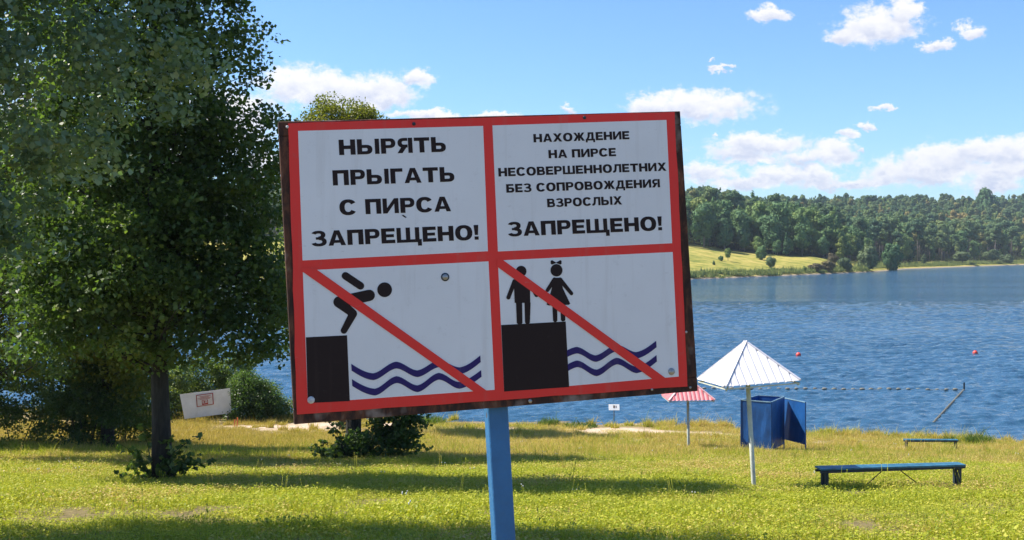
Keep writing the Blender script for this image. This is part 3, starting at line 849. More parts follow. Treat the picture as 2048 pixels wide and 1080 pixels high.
# ------------------------------------------------------------------ far wood
def far_crown(kind, seed):
    r = np.random.RandomState(seed)
    if kind == 'pine':
        nl = 9; lob = [(r.uniform(-1.4, 1.4), r.uniform(-1.4, 1.4), 9 + r.uniform(0, 6.0), r.uniform(1.1, 1.9), r.uniform(.7, 1.2)) for _ in range(nl)] + [(0, 0, 15.2, 1.1, 1.0), (0, 0, 12.5, 1.9, 1.6)]
    elif kind == 'slim':
        lob = [(r.uniform(-.7, .7), r.uniform(-.7, .7), 2.2 + i * 1.35, (2.1 if i < 6 else 2.1 - (i - 5) * .36) * r.uniform(.75, 1.1), 1.25) for i in range(10)]
    elif kind == 'round':
        lob = []
        for _ in range(16):
            d = r.normal(0, 1, 3); d /= np.linalg.norm(d); lob.append((d[0] * 2.7, d[1] * 2.7, 4.4 + d[2] * 3.1, r.uniform(1.1, 1.8), r.uniform(1.0, 1.6)))
        lob.append((0, 0, 4.2, 3.2, 3.4))
    else:
        lob = []
        for i in range(15):
            d = r.normal(0, 1, 3); d /= np.linalg.norm(d); f = r.uniform(.7, 1.0)
            lob.append((d[0] * 2.7 * f, d[1] * 2.7 * f, 8.0 + d[2] * 5.0 * f, r.uniform(1.3, 2.2), r.uniform(1.2, 2.0)))
        lob.append((0, 0, 7.8, 2.8, 4.8))
    V_, F_, rn = [], [], []; off = 0
    # dark inner bodies
    seg, rg_ = 7, 5
    for (x, y, z, a, b) in lob:
        for i in range(rg_ + 1):
            tt = math.pi * i / rg_
            for k in range(seg):
                aa = 2 * math.pi * k / seg; jj = r.uniform(.68, .86)
                V_.append((x + math.sin(tt) * math.cos(aa) * a * jj, y + math.sin(tt) * math.sin(aa) * a * jj, z + math.cos(tt) * b * jj))
        for i in range(rg_):
            for k in range(seg):
                q0 = off + i * seg + k; q1 = off + i * seg + (k + 1) % seg
                F_ += [(q0, q0 + seg, q1), (q1, q0 + seg, q1 + seg)]
        rn += [.25] * ((rg_ + 1) * seg); off += (rg_ + 1) * seg
    tot = {'pine': 1500, 'slim': 1500, 'round': 2200, 'dec': 2200}[kind]
    A = np.array([l[3] * l[3] for l in lob]); A /= A.sum()
    li = r.choice(len(lob), tot, p=A); L_ = np.array(lob)[li]
    d = r.normal(0, 1, (tot, 3)); d /= np.linalg.norm(d, axis=1)[:, None]
    c = L_[:, :3] + d * np.stack([L_[:, 3], L_[:, 3], L_[:, 4]], 1) * r.uniform(.8, 1.12, tot)[:, None]
    nrm = d * 1.0 + r.normal(0, .45, (tot, 3)); nrm /= np.linalg.norm(nrm, axis=1)[:, None]
    tv = r.normal(0, 1, (tot, 3)); tv -= nrm * np.sum(tv * nrm, 1)[:, None]; tv /= np.linalg.norm(tv, axis=1)[:, None]; bv = np.cross(nrm, tv)
    s_ = r.uniform(.18, .46, tot)[:, None]
    Vc = np.stack([c + tv * s_, c + bv * s_ * .8 - tv * s_ * .3, c - tv * s_, c - bv * s_ * .8 + tv * s_ * .2], 1).reshape(-1, 3)
    i4 = np.arange(tot) * 4 + off
    Fc = np.concatenate([np.stack([i4, i4 + 1, i4 + 2], 1), np.stack([i4, i4 + 2, i4 + 3], 1)])
    lobr = r.uniform(.15, .85, len(lob))[li]
    rn = np.concatenate([np.array(rn), np.repeat(np.clip(lobr + r.uniform(-.3, .3, tot), 0, 1), 4)])
    return np.concatenate([np.array(V_), Vc]), np.concatenate([np.array(F_), Fc]), rn


def far_trunk(kind, seed):
    r = random.Random(seed); mb = MB()
    if kind == 'pine':
        mb.tube([(0, 0, -.5), (.1, 0, 6), (r.uniform(-.3, .3), 0, 13)], [.24, .19, .06], 6)
        for k in range(7):
            z = 3.5 + k * .8; a = r.uniform(0, 6.28); l = r.uniform(.8, 1.8)
            mb.tube([(0, 0, z), (math.cos(a) * l, math.sin(a) * l, z + .5)], [.05, .02], 4)
    else:
        mb.tube([(0, 0, -.6), (0, 0, 3), (0, 0, 7)], [.26, .2, .1], 6)
    return mb


def tri_of(mb):
    f3 = []
    for f_ in mb.f:
        for k in range(1, len(f_) - 1): f3.append((f_[0], f_[k], f_[k + 1]))
    return np.array([tuple(v) for v in mb.v]), np.array(f3)


KIND = [('dec', 1), ('dec', 2), ('dec', 3), ('slim', 4), ('slim', 5), ('pine', 6), ('pine', 7), ('pine', 8)]
variants = []; protos = []
for kd, sdv in KIND:
    V_, F_, rn = far_crown(kd, 100 + sdv); tb = far_trunk(kd, sdv); tv_, tf_ = tri_of(tb)
    variants.append((np.concatenate([V_, tv_]), np.concatenate([F_, tf_ + len(V_)]), np.array([1 if kd == 'pine' else 0] * len(F_) + [2] * len(tf_)), np.concatenate([rn, np.zeros(len(tv_))])))
    protos.append((kd, V_, F_, rn, tb))
FMATS = [M['far_dec'], M['far_pine'], M['far_bark']]

# where the trees of the wood stand
rng = np.random.RandomState(77)
TP = []
x = -560.0
while x < 760:
    fine_zone = 30 < x < 330
    stx = 6.6 if fine_zone else 9.0
    e = float(far_edge(x)); y = e + 3
    while y < e + (300 if x > -250 else 200):
        TP.append((x + rng.uniform(-.45, .45) * stx, y + rng.uniform(-.45, .45) * stx)); y += stx * (1.0 - .12 * ((y - e) / 250))
    x += stx
TP = np.array(TP)
TP = TP[TP[:, 1] > far_edge(TP[:, 0]) + 1]
tz = far_z(TP[:, 0], TP[:, 1])
tpx = CX + TP[:, 0] / TP[:, 1] * F
depth_in = TP[:, 1] - far_edge(TP[:, 0])
pine_p = np.clip((TP[:, 0] - 128) / 20, 0, 1) * .8 + .03
isp = rng.uniform(0, 1, len(TP)) < np.where(depth_in > 60, .35 + .3 * (wob(TP[:, 0], TP[:, 1], .02, 5) > 0), pine_p)
var = np.where(isp, rng.choice([5, 6, 7], len(TP)), rng.choice([0, 1, 2, 3, 4], len(TP), p=[.24, .24, .24, .14, .14]))
scale = rng.uniform(.6, 1.28, len(TP)) * np.where(isp, .92, .98)
scale = scale * np.clip(1.12 - depth_in / 420, .68, 1.12)
scale = np.where(depth_in < 10, scale * rng.uniform(.55, .95, len(TP)) * np.where(isp, 1.15, 1), scale)
order = np.argsort(TP[:, 1] - 0)
vis = [i for i in np.argsort(depth_in) if 1366 < tpx[i] < 2060][:230]
visset = set(vis)
made = {}
LAB = {'dec': ('broad leafy tree in the front rows of the wood across the lake', 'broad leafy trees in the front rows of the far wood'),
       'slim': ('slim upright leafy tree in the front rows of the wood across the lake', 'slim leafy trees in the front rows of the far wood'),
       'pine': ('pine with a bare trunk in the front rows of the wood across the lake', 'bare trunked pines in the front rows of the far wood')}
NAME = {'dec': 'broadleaf_tree', 'slim': 'slim_broadleaf_tree', 'pine': 'pine_tree'}
for i in vis:
    k = int(var[i]); kd, V_, F_, rn, tb = protos[k]
    loc = (TP[i, 0], TP[i, 1], tz[i]); s_ = float(scale[i]); sw = s_ * rng.uniform(.9, 1.15); rz = rng.uniform(0, 6.28)
    if k not in made:
        r_ = thing(NAME[kd], LAB[kd][0], 'tree', loc, LAB[kd][1], rz); r_.scale = (sw, sw, s_)
        mesh_obj('crown', V_, F_, M['far_pine'] if kd == 'pine' else M['far_dec'], r_, attr={'rnd': rn})
        tb.build('trunk', M['far_bark'], r_, smooth=True)
        made[k] = r_
    else:
        copy_tree(made[k], loc, rz, (sw, sw, s_))
rest = np.array([i for i in range(len(TP)) if i not in visset])
n = len(rest)
sw = scale[rest] * rng.uniform(.9, 1.15, n)
scatter('far_wood', variants, np.column_stack([TP[rest], tz[rest]]), np.column_stack([np.zeros(n), np.zeros(n), rng.uniform(0, 6.28, n)]),
        np.column_stack([sw, sw, scale[rest]]), var[rest], FMATS, label='mixed wood covering the hills beyond the lake')

# single trees and shrubs on the far shore
def far_pt(px, d):
    x_ = (px - CX) / F * d; return Vector((x_, d, float(far_z(np.array(x_), np.array(d)))))


def far_plant(name, label, cat, px, d, hpx, wpx, kind, seed, mm, trunk=False, flat=1.0):
    V_, F_, rn = far_crown(kind, seed)
    z0, z1 = V_[:, 2].min(), V_[:, 2].max(); wx = V_[:, 0].max() - V_[:, 0].min()
    hh = hpx / F * d; ww = wpx / F * d
    V_ = V_.copy(); base = 0.22 if trunk else -.05
    V_[:, 2] = ((V_[:, 2] - z0) / (z1 - z0) * (1 - base) + base) * hh
    V_[:, :2] *= ww / wx
    root = thing(name, label, cat, far_pt(px, d))
    mesh_obj('crown', V_, F_, mm, root, attr={'rnd': rn})
    mb = MB(); mb.tube([(0, 0, -.3), (0, 0, hh * .3), (0, 0, hh * .6)], [ww * .04, ww * .03, ww * .015], 6); mb.build('trunk', M['far_bark'], root)
    return root


far_plant('willow', 'large round pale willow at the water edge in front of the far wood', 'tree', 1736, 402, 50, 44, 'round', 301, M['willow'])
far_plant('willow', 'broad darker willow right of the round pale one on the far shore', 'tree', 1785, 428, 58, 46, 'round', 302, M['far_dec'])
far_plant('willow', 'small round willow bush at the end of the far meadow', 'bush', 1690, 384, 27, 30, 'round', 303, M['willow'])
far_plant('shrub', 'greyish shrub on the far shore left of the small willow bush', 'bush', 1655, 372, 22, 36, 'round', 304, M['dry_shrub'])
far_plant('shrub', 'brown dry shrub low on the far bank', 'bush', 1632, 366, 17, 34, 'round', 305, M['dry_shrub'])
far_plant('shrub', 'dry reddish shrub above the small willow bush', 'bush', 1665, 395, 24, 24, 'round', 306, M['dry_shrub'])
far_plant('young_tree', 'lone young tree with a thin trunk on the far meadow', 'tree', 1456, 365, 27, 15, 'round', 307, M['far_dec'], trunk=True)
far_plant('shrub', 'light green shrub in the middle of the far meadow', 'bush', 1541, 362, 24, 22, 'round', 308, M['willow'])
far_plant('shrub', 'dark little bush beside the lone young tree on the far meadow', 'bush', 1442, 362, 11, 11, 'round', 309, M['far_dec'])
far_plant('young_spruce', 'dark narrow little conifer near the far bank', 'tree', 1402, 312, 15, 5, 'slim', 310, M['far_pine'])
far_plant('young_spruce', 'tiny pointed conifer on the far meadow slope', 'tree', 1428, 345, 9, 7, 'slim', 311, M['far_pine'])
far_plant('shrub', 'bushy green tree on the upper edge of the far meadow', 'tree', 1523, 385, 30, 26, 'round', 312, M['far_dec'])
far_plant('shrub', 'small bush low on the bank left of the brown shrubs', 'bush', 1609, 358, 13, 9, 'round', 313, M['far_dec'])
far_plant('shrub', 'small dark bush on the bank near the narrow conifer', 'bush', 1440, 318, 6, 10, 'round', 319, M['far_dec'])
far_plant('willow_shrub', 'pale spreading shrub before the dark pine trunks, left of the two on that shore', 'bush', 1925, 540, 27, 38, 'round', 314, M['willow'], trunk=True)
far_plant('willow_shrub', 'pale spreading shrub before the dark pine trunks near the right edge', 'bush', 1984, 575, 30, 34, 'round', 315, M['willow'], trunk=True)
far_plant('willow_shrub', 'low pale shrub at the right edge of the far shore', 'bush', 2012, 590, 20, 30, 'round', 316, M['willow'])
far_plant('shrub', 'small leaning pale tree among the pine trunks', 'tree', 1848, 500, 26, 12, 'slim', 317, M['willow'], trunk=True)
far_plant('oak_tree', 'big round treetop standing above the ridge line on the right', 'tree', 1975, 905, 66, 54, 'round', 318, M['far_dec'])

# reeds along the far bank
rr = np.random.RandomState(5)
def reed_template(seed):
    V_, F_, mi, rn = blades(260, 1.3, .7, 1.7, .16, .35, 0, seed); return V_, F_, mi, rn * .8
m, t = mat('reeds')
a = t.new('ShaderNodeAttribute', attribute_name='rnd').outputs['Fac']
c = t.ramp(a, [(0, (.12, .18, .04)), (.5, (.24, .29, .07)), (1, (.42, .38, .12))])
p = t.new('ShaderNodeBsdfPrincipled', {'Base Color': c, 'Roughness': .8})
finish(t, p.outputs[0]); M['reeds'] = m
pts = []
for x_ in np.arange(-200, 330, 1.5):
    sh_ = float(far_shore(x_)); w_ = 9 if x_ < 125 else 16
    o0 = 1.2 if x_ < 118 else 6
    for k in range(5 if x_ < 125 else 6):
        yy = sh_ + o0 + rr.uniform(0, w_)
        if x_ < 125 and rr.uniform() < .25: continue
        pts.append((x_ + rr.uniform(-.8, .8), yy))
pts = np.array(pts); n = len(pts)
scatter('reeds', [reed_template(1), reed_template(2), reed_template(3)], np.column_stack([pts, far_z(pts[:, 0], pts[:, 1])]), np.column_stack([np.zeros((n, 2)), rr.uniform(0, 6, n)]),
        np.column_stack([np.ones(n), np.ones(n), rr.uniform(.3, .8, n) * (1 + .5 * wob(pts[:, 0], pts[:, 1], .25, 61))]), rr.randint(0, 3, n), [M['reeds']], label='belt of reeds and rank grass along the far bank')

# ------------------------------------------------------------------ big warning sign
def homog(src, dst):
    A = []
    for (x, y), (u, v) in zip(src, dst):
        A.append([x, y, 1, 0, 0, 0, -u * x, -u * y, -u]); A.append([0, 0, 0, x, y, 1, -v * x, -v * y, -v])
    return np.linalg.svd(np.array(A, float))[2][-1].reshape(3, 3)


SW, SH = 1.0, 0.7067
Hm = homog([(0, 0), (SW, 0), (SW, SH), (0, SH)], [(556, 243), (1361, 222), (1385, 783), (575, 850)])
K = np.array([[F, 0, CX], [0, F, HY], [0, 0, 1.0]])
B = np.linalg.inv(K) @ Hm
sc_ = (np.linalg.norm(B[:, 0]) + np.linalg.norm(B[:, 1])) / 2
B = B / sc_
if B[2, 2] < 0: B = -B
r1 = B[:, 0] / np.linalg.norm(B[:, 0]); r2 = B[:, 1] - r1 * (r1 @ B[:, 1]); r2 /= np.linalg.norm(r2)
tvec = B[:, 2]
def c2w(v): return Vector((v[0], v[2], -v[1]))
EU, EV = c2w(r1), c2w(r2); EN = -c2w(np.cross(r1, r2)); O0 = c2w(tvec) + Vector((0, 0, CAMZ))


def ST(px, py):
    """photo pixel -> (u, v) in metres on the sign's plane"""
    d = Vector(((px - CX) / F, 1, -(py - HY) / F)); o = Vector((0, 0, CAMZ))
    k = (O0 - o).dot(EN) / d.dot(EN); q_ = o + d * k - O0
    return (q_.dot(EU), q_.dot(EV))


def SP(u, v, w=0.0): return O0 + EU * u + EV * v + EN * w


SM = Matrix((EU, EV, EN)).transposed()          # columns = sign axes
pu, pv0 = ST(1001, 822)
k = 0.0
while True:                                     # where the post meets the lawn
    q_ = SP(pu, pv0 + k, -.03)
    if q_.z < gz(q_.x, q_.y): break
    k += .01
root = thing('warning_sign', 'large red and white warning sign with rusty steel frame on a blue post', 'sign', q_)
ro = q_.copy()


def sb(name, build, mats, parent=root, **kw):
    mb = MB(ro); build(mb); return mb.build(name, mats, parent, **kw)


def splate(mb, uv, w0, w1, m=0):
    """polygon on the sign plane given thickness"""
    n = len(uv); b = len(mb.v)
    for w_ in (w0, w1): mb.v += [SP(u, v, w_) - ro for u, v in uv]
    mb.f.append(tuple(range(b + n, b + 2 * n))); mb.m.append(m)
    mb.f.append(tuple(reversed(range(b, b + n)))); mb.m.append(m)
    for i in range(n):
        j = (i + 1) % n; mb.f.append((b + i, b + j, b + n + j, b + n + i)); mb.m.append(m)


def rectuv(u0, v0, u1, v1): return [(u0, v0), (u0, v1), (u1, v1), (u1, v0)]


post = sb('post', lambda mb: mb.bar(SP(pu, .25, -.052), SP(pu, pv0 + k + .35, -.052), .0515, .0515, EN), [M['post_blue']])
bevel(post, .006, 3)
fr = sb('frame', lambda mb: [splate(mb, q_, -.024, -.0015) for q_ in (rectuv(0, .035, .045, SH - .035), rectuv(SW - .045, .035, SW, SH - .035), rectuv(0, 0, SW, .0345), rectuv(0, SH - .0345, SW, SH))], [M['rust']])
bevel(fr, .0015, 1)
red_uv = [ST(*q_) for q_ in ((576, 247), (594, 829), (1374.5, 773), (1349, 224))]
# slightly wavy sheet edge
edge = []
rnd = random.Random(3)
for i in range(4):
    a, b_ = red_uv[i], red_uv[(i + 1) % 4]
    for j in range(14):
        f = j / 14; o_ = rnd.uniform(-.0012, .0012) if 0 < j else 0
        nx, ny = -(b_[1] - a[1]), (b_[0] - a[0]); l = math.hypot(nx, ny)
        edge.append((a[0] + (b_[0] - a[0]) * f + nx / l * o_, a[1] + (b_[1] - a[1]) * f + ny / l * o_))
panel = sb('sign_panel', lambda mb: splate(mb, edge, -.001, .0012), [M['sign_red']])
LAY = [.0013]


def flat(name, polys, mm, parent=panel, z=.0015, step=.00002):
    mb = MB(ro)
    for i, uv in enumerate(polys):
        w_ = z + step * (i % 12); mb.poly([SP(u, v, w_) for u, v in uv])
    o = mb.build(name, [mm], parent)
    bm = bmesh.new(); bm.from_mesh(o.data)
    for f_ in bm.faces:
        f_.normal_update()
        if f_.normal.dot(EN) < 0: f_.normal_flip()
    bm.to_mesh(o.data); bm.free()
    return o


def pxs(pts): return [ST(*q_) for q_ in pts]


for q_ in (((596, 262), (605, 521), (975.5, 502.5), (966, 252)), ((984.6, 251), (995.6, 503), (1344, 486.5), (1332.5, 240)),
           ((605.5, 541), (615.5, 806), (989, 779.5), (976.7, 522.7)), ((995.5, 521), (1008, 783), (1357, 753), (1345, 504))):
    flat('white_field', [pxs(q_)], M['sign_white'], z=.0015)


def circ(cx, cy, r_, n=20):
    u, v = ST(cx, cy); u2, _ = ST(cx + r_, cy); rr_ = abs(u2 - u)
    return [(u + rr_ * math.cos(a), v + rr_ * math.sin(a)) for a in [2 * math.pi * i / n for i in range(n)]]


def capsule(a, b, ra, rb=None, n=9):
    rb = rb or ra; A_, B_ = ST(*a), ST(*b); kx = abs(ST(a[0] + 1, a[1])[0] - A_[0]); ra *= kx; rb *= kx
    an = math.atan2(B_[1] - A_[1], B_[0] - A_[0]); out = []
    for i in range(n): t_ = an + math.pi / 2 + math.pi * i / (n - 1); out.append((A_[0] + ra * math.cos(t_), A_[1] + ra * math.sin(t_)))
    for i in range(n): t_ = an - math.pi / 2 + math.pi * i / (n - 1); out.append((B_[0] + rb * math.cos(t_), B_[1] + rb * math.sin(t_)))
    return out


flat('pier_symbol', [pxs(((611.7, 674.5), (615.5, 806), (699.5, 802), (694, 670.5)))], M['sign_black'], z=.002)
flat('pier_symbol', [pxs(((1002, 650), (1008, 783), (1138, 774), (1131, 643)))], M['sign_black'], z=.002)
flat('diver_symbol', [capsule((690.7, 551.7), (720.7, 571.7), 7.6), capsule((678, 604), (738.3, 590.7), 11.5), capsule((677.5, 604), (706, 627), 11, 8), capsule((706, 627.5), (687.7, 661), 8, 6.5), circ(769, 579.5, 14.7, 28)], M['sign_black'], z=.0025)
C3 = lambda x, y: (550 + x / 3.0, 500 + y / 3.0)
C4 = lambda x, y: (970 + x / 3.087, 480 + y / 3.087)
boy = [circ(1041.9, 542.5, 10.6, 24), pxs([C4(*q_) for q_ in ((176, 245), (186, 240), (262, 240), (276, 248), (278, 388), (182, 388))]),
       capsule(C4(181, 255), C4(143, 355), 4.2, 4.0), capsule(C4(268, 255), C4(316, 340), 4.2, 4.0),
       pxs([C4(*q_) for q_ in ((190, 386), (228, 386), (230, 512), (222, 520), (204, 520), (195, 512))]), pxs([C4(*q_) for q_ in ((242, 386), (280, 386), (276, 510), (268, 518), (254, 518), (246, 510))])]
girl = [circ(1112.5, 540.6, 12, 26), pxs([C4(*q_) for q_ in ((404, 130), (412, 124), (438, 140), (464, 124), (471, 130), (471, 146), (464, 152), (438, 142), (412, 152), (404, 146))]),
        pxs([C4(*q_) for q_ in ((425, 238), (434, 233), (456, 233), (466, 238), (480, 300), (524, 392), (516, 400), (390, 404), (379, 398), (402, 330), (410, 300))]),
        capsule(C4(428, 245), C4(384, 310), 4.4, 3.6), capsule(C4(462, 245), C4(532, 330), 4.4, 3.6),
        pxs([C4(*q_) for q_ in ((414, 398), (444, 398), (445, 498), (438, 506), (426, 506), (419, 498))]), pxs([C4(*q_) for q_ in ((463, 398), (493, 396), (494, 494), (487, 502), (474, 502), (467, 494))])]
flat('boy_symbol', boy, M['sign_black'], z=.0025)
flat('girl_symbol', girl, M['sign_black'], z=.0025)


def wave(pts, thick, conv):
    """a stripe through (x, y-top) control points with rounded crests, cosine between them"""
    P_ = [conv(x, y + thick / 2) for x, y in pts]; uv = [ST(*q_) for q_ in P_]
    line = []
    for i in range(len(uv) - 1):
        (a0, b0_), (a1, b1_) = uv[i], uv[i + 1]; first, last = i == 0, i == len(uv) - 2
        for j in range(12):
            f = j / 12
            if first: g_ = 1 - (1 - f) ** 2 if False else math.sin(f * math.pi / 2) ** 1.0
            elif last: g_ = 1 - math.cos(f * math.pi / 2)
            else: g_ = (1 - math.cos(f * math.pi)) / 2
            # straighter flanks than a plain sine
            line.append((a0 + (a1 - a0) * f, b0_ + (b1_ - b0_) * (g_ * .75 + f * .25 if 0 < f else 0)))
    line.append(uv[-1])
    hv = abs(ST(900, 700 + 6.7)[1] - ST(900, 700)[1])
    polys = []
    for (a0, b0_), (a1, b1_) in zip(line, line[1:]): polys.append([(a0, b0_ - hv), (a0, b0_ + hv), (a1, b1_ + hv), (a1, b1_ - hv)])
    return polys


flat('wave_symbol', wave([(458, 683), (590, 740), (725, 670), (855, 722), (982, 662), (1110, 704), (1232, 632)], 40, C3), M['sign_navy'], z=.0025, step=0)
flat('wave_symbol', wave([(462, 775), (600, 832), (728, 757), (855, 812), (982, 737), (1105, 792), (1237, 720)], 40, C3), M['sign_navy'], z=.0025, step=0)
flat('wave_symbol', wave([(505, 682), (565, 660), (683, 712), (812, 646), (933, 692), (1056, 622)], 40, C4), M['sign_navy'], z=.0025, step=0)
flat('wave_symbol', wave([(510, 768), (568, 744), (688, 800), (812, 727), (935, 782), (1058, 710)], 40, C4), M['sign_navy'], z=.0025, step=0)
flat('prohibition_bar', [pxs(((603, 536), (603, 542), (949, 784.5), (975, 782.6), (631.7, 538), (612, 536)))], M['sign_red'], z=.0032)
flat('prohibition_bar', [pxs(((993, 516), (994, 533.5), (1304.5, 758.5), (1331, 756.5), (1004, 519)))], M['sign_red'], z=.0032)

# --- heavy Cyrillic capitals drawn as flat shapes, cap height 1
s_, h_ = .305, .225


def D(x0, y0, x1, y1, sx=.29, sy=.205, flip=None):
    """bowl of B, P and soft sign, open against the stem"""
    xr = x1 - min((x1 - x0) * .62, (y1 - y0) * .62); out, inn = [(x0, y1)], [(x0, y1 - sy)]
    cy_ = (y0 + y1) / 2; ry = (y1 - y0) / 2
    for i in range(13):
        a = math.pi / 2 - math.pi * i / 12
        c_, q_ = math.copysign(abs(math.cos(a)) ** .85, math.cos(a)), math.copysign(abs(math.sin(a)) ** .85, math.sin(a))
        out.append((xr + (x1 - xr) * c_, cy_ + ry * q_)); inn.append((xr + max(.02, x1 - xr - sx) * c_, cy_ + (ry - sy) * q_))
    out.append((x0, y0)); inn.append((x0, y0 + sy))
    res = [[out[i], out[i + 1], inn[i + 1], inn[i]] for i in range(len(out) - 1)]
    if flip is not None: res = [[(flip - x, y) for x, y in q_] for q_ in res]
    return res


def ring(cx_, cy_, rx, ry, sx, sy, a0=0, a1=360, n=30, e=.88):
    o_, i_ = [], []
    for k in range(n + 1):
        a = R(a0 + (a1 - a0) * k / n)
        c_, q_ = math.copysign(abs(math.cos(a)) ** e, math.cos(a)), math.copysign(abs(math.sin(a)) ** e, math.sin(a))
        o_.append((cx_ + rx * c_, cy_ + ry * q_)); i_.append((cx_ + (rx - sx) * c_, cy_ + (ry - sy) * q_))
    return [[o_[k], o_[k + 1], i_[k + 1], i_[k]] for k in range(n)]


def rc(x0, y0, x1, y1): return [(x0, y0), (x1, y0), (x1, y1), (x0, y1)]
def mir(p_, w_): return [(w_ - x, y) for x, y in p_]


G = {
    'А': (1.06, [[(0, 0), (.29, 0), (.53, .74), (.53, 1), (.37, 1)], mir([(0, 0), (.29, 0), (.53, .74), (.53, 1), (.37, 1)], 1.06), rc(.26, .17, .80, .36)]),
    'Б': (.92, [rc(0, 0, s_, 1), rc(s_, .79, .84, 1)] + D(s_, 0, .92, .62)),
    'В': (.94, [rc(0, 0, s_, 1)] + D(s_, .44, .87, 1, .25, .19) + D(s_, 0, .94, .58, .26, .20)),
    'Г': (.76, [rc(0, 0, s_, 1), rc(s_, 1 - h_, .76, 1)]),
    'Д': (1.10, [rc(0, 0, 1.10, .2), rc(0, -.22, .22, 0), rc(.88, -.22, 1.10, 0), rc(.68, .2, .95, 1), rc(.26, .8, .68, 1), [(.10, .2), (.36, .2), (.50, .5), (.52, .8), (.26, .8), (.24, .5)]]),
    'Е': (.85, [rc(0, 0, s_, 1), rc(s_, 1 - h_, .84, 1), rc(s_, .40, .78, .60), rc(s_, 0, .85, h_)]),
    'Ж': (1.34, [rc(.54, 0, .80, 1)] + [q_ if k == 0 else mir(q_, 1.34) for k in (0, 1) for q_ in ([(0.02, 1), (.31, 1), (.56, .62), (.56, .45), (.40, .45)], [(0, 0), (.31, 0), (.56, .40), (.56, .58), (.38, .60)])]),
    'З': (.92, ring(.43, .735, .43, .265 + .015, .27, .18, 158, -90, 20) + ring(.45, .285, .47, .30, .27, .185, 90, -162, 22) + [rc(.27, .43, .5, .59)]),
    'И': (1.0, [rc(0, 0, .27, 1), rc(.73, 0, 1, 1), [(.27, .0), (.27, .36), (.73, 1), (.73, .64)]]),
    'Л': (1.0, [rc(.73, 0, 1, 1), rc(.22, .79, .73, 1), [(.22, .79), (.47, .79), (.45, .45), (.38, .14), (.26, .02), (.10, -.02), (0, 0), (0, .2), (.1, .22), (.17, .32), (.2, .55)]]),
    'Н': (1.0, [rc(0, 0, s_, 1), rc(1 - s_, 0, 1, 1), rc(s_, .38, 1 - s_, .61)]),
    'О': (1.10, ring(.55, .5, .55, .525, .32, .215)),
    'П': (.98, [rc(0, 0, s_, 1), rc(.98 - s_, 0, .98, 1), rc(s_, 1 - h_, .98 - s_, 1)]),
    'Р': (.90, [rc(0, 0, s_, 1)] + D(s_, .36, .90, 1, .27, .2)),
    'С': (1.04, ring(.54, .5, .54, .525, .32, .215, 33, 327, 26)),
    'Т': (.96, [rc(0, 1 - h_, .96, 1), rc(.48 - s_ / 2, 0, .48 + s_ / 2, 1 - h_)]),
    'Х': (1.08, [[(0, 0), (.33, 0), (1.05, 1), (.73, 1)], [(.03, 1), (.35, 1), (1.08, 0), (.75, 0)]]),
    'Ш': (1.42, [rc(0, 0, .27, 1), rc(.575, 0, .845, 1), rc(1.15, 0, 1.42, 1), rc(.27, 0, .575, .2), rc(.845, 0, 1.15, .2)]),
    'Щ': (1.52, [rc(0, 0, .27, 1), rc(.575, 0, .845, 1), rc(1.15, 0, 1.42, 1), rc(.27, 0, .575, .2), rc(.845, 0, 1.15, .2), rc(1.42, 0, 1.55, .2), rc(1.30, -.24, 1.55, 0)]),
    'Ы': (1.36, [rc(0, 0, s_, 1), rc(1.09, 0, 1.36, 1)] + D(s_, 0, .93, .62)),
    'Ь': (.92, [rc(0, 0, s_, 1)] + D(s_, 0, .92, .62)),
    'Я': (.95, [rc(.68, 0, .95, 1), [(0, 0), (.31, 0), (.60, .42), (.40, .50), (.25, .40)]] + D(s_, .36, .92, 1, .26, .2, flip=.95)),
    '!': (.30, [[(0, 1), (.30, 1), (.25, .32), (.05, .32)], rc(.02, 0, .28, .22)]),
}


def lettering(text, l, r_, cap):
    a, b_ = ST(*l), ST(*r_); gap = .105; w_ = 0
    for ch in text: w_ += (.46 if ch == ' ' else G[ch][0] + gap)
    w_ -= gap
    ex = ((b_[0] - a[0]) / w_, (b_[1] - a[1]) / w_)
    ch_ = abs(ST(l[0], l[1] - cap)[1] - a[1])
    x_ = 0; polys = []
    for ch in text:
        if ch == ' ': x_ += .46; continue
        for q_ in G[ch][1]: polys.append([(a[0] + ex[0] * (x_ + X_), a[1] + ex[1] * (x_ + X_) - ch_ * Y_) for X_, Y_ in q_])
        x_ += G[ch][0] + gap
    flat('lettering', polys, M['sign_black'], z=.002, step=.000015)


lettering('НЫРЯТЬ', (678.5, 310.4), (892, 303.6), 30.6)
lettering('ПРЫГАТЬ', (666, 371.2), (909, 363.2), 30.4)
lettering('С ПИРСА', (679.5, 430.3), (902, 422.5), 30.2)
lettering('ЗАПРЕЩЕНО!', (623.4, 493), (957.8, 479.2), 30.4)
lettering('НАХОЖДЕНИЕ', (1067, 285), (1258.5, 278.5), 16.6)
lettering('НА ПИРСЕ', (1097, 316.8), (1231.7, 312.4), 16.6)
lettering('НЕСОВЕРШЕННОЛЕТНИХ', (996.8, 353.3), (1332.5, 341.6), 17)
lettering('БЕЗ СОПРОВОЖДЕНИЯ', (1012.6, 385.6), (1319.6, 374.6), 17)
lettering('ВЗРОСЛЫХ', (1094.4, 414.7), (1244, 409), 17)
lettering('ЗАПРЕЩЕНО!', (1016, 473.2), (1324.3, 460.4), 28.6)
flat('scratch', [pxs(((803, 430), (807, 430), (813, 434.5), (811, 436), (806, 433)))], M['sign_black'], z=.002)
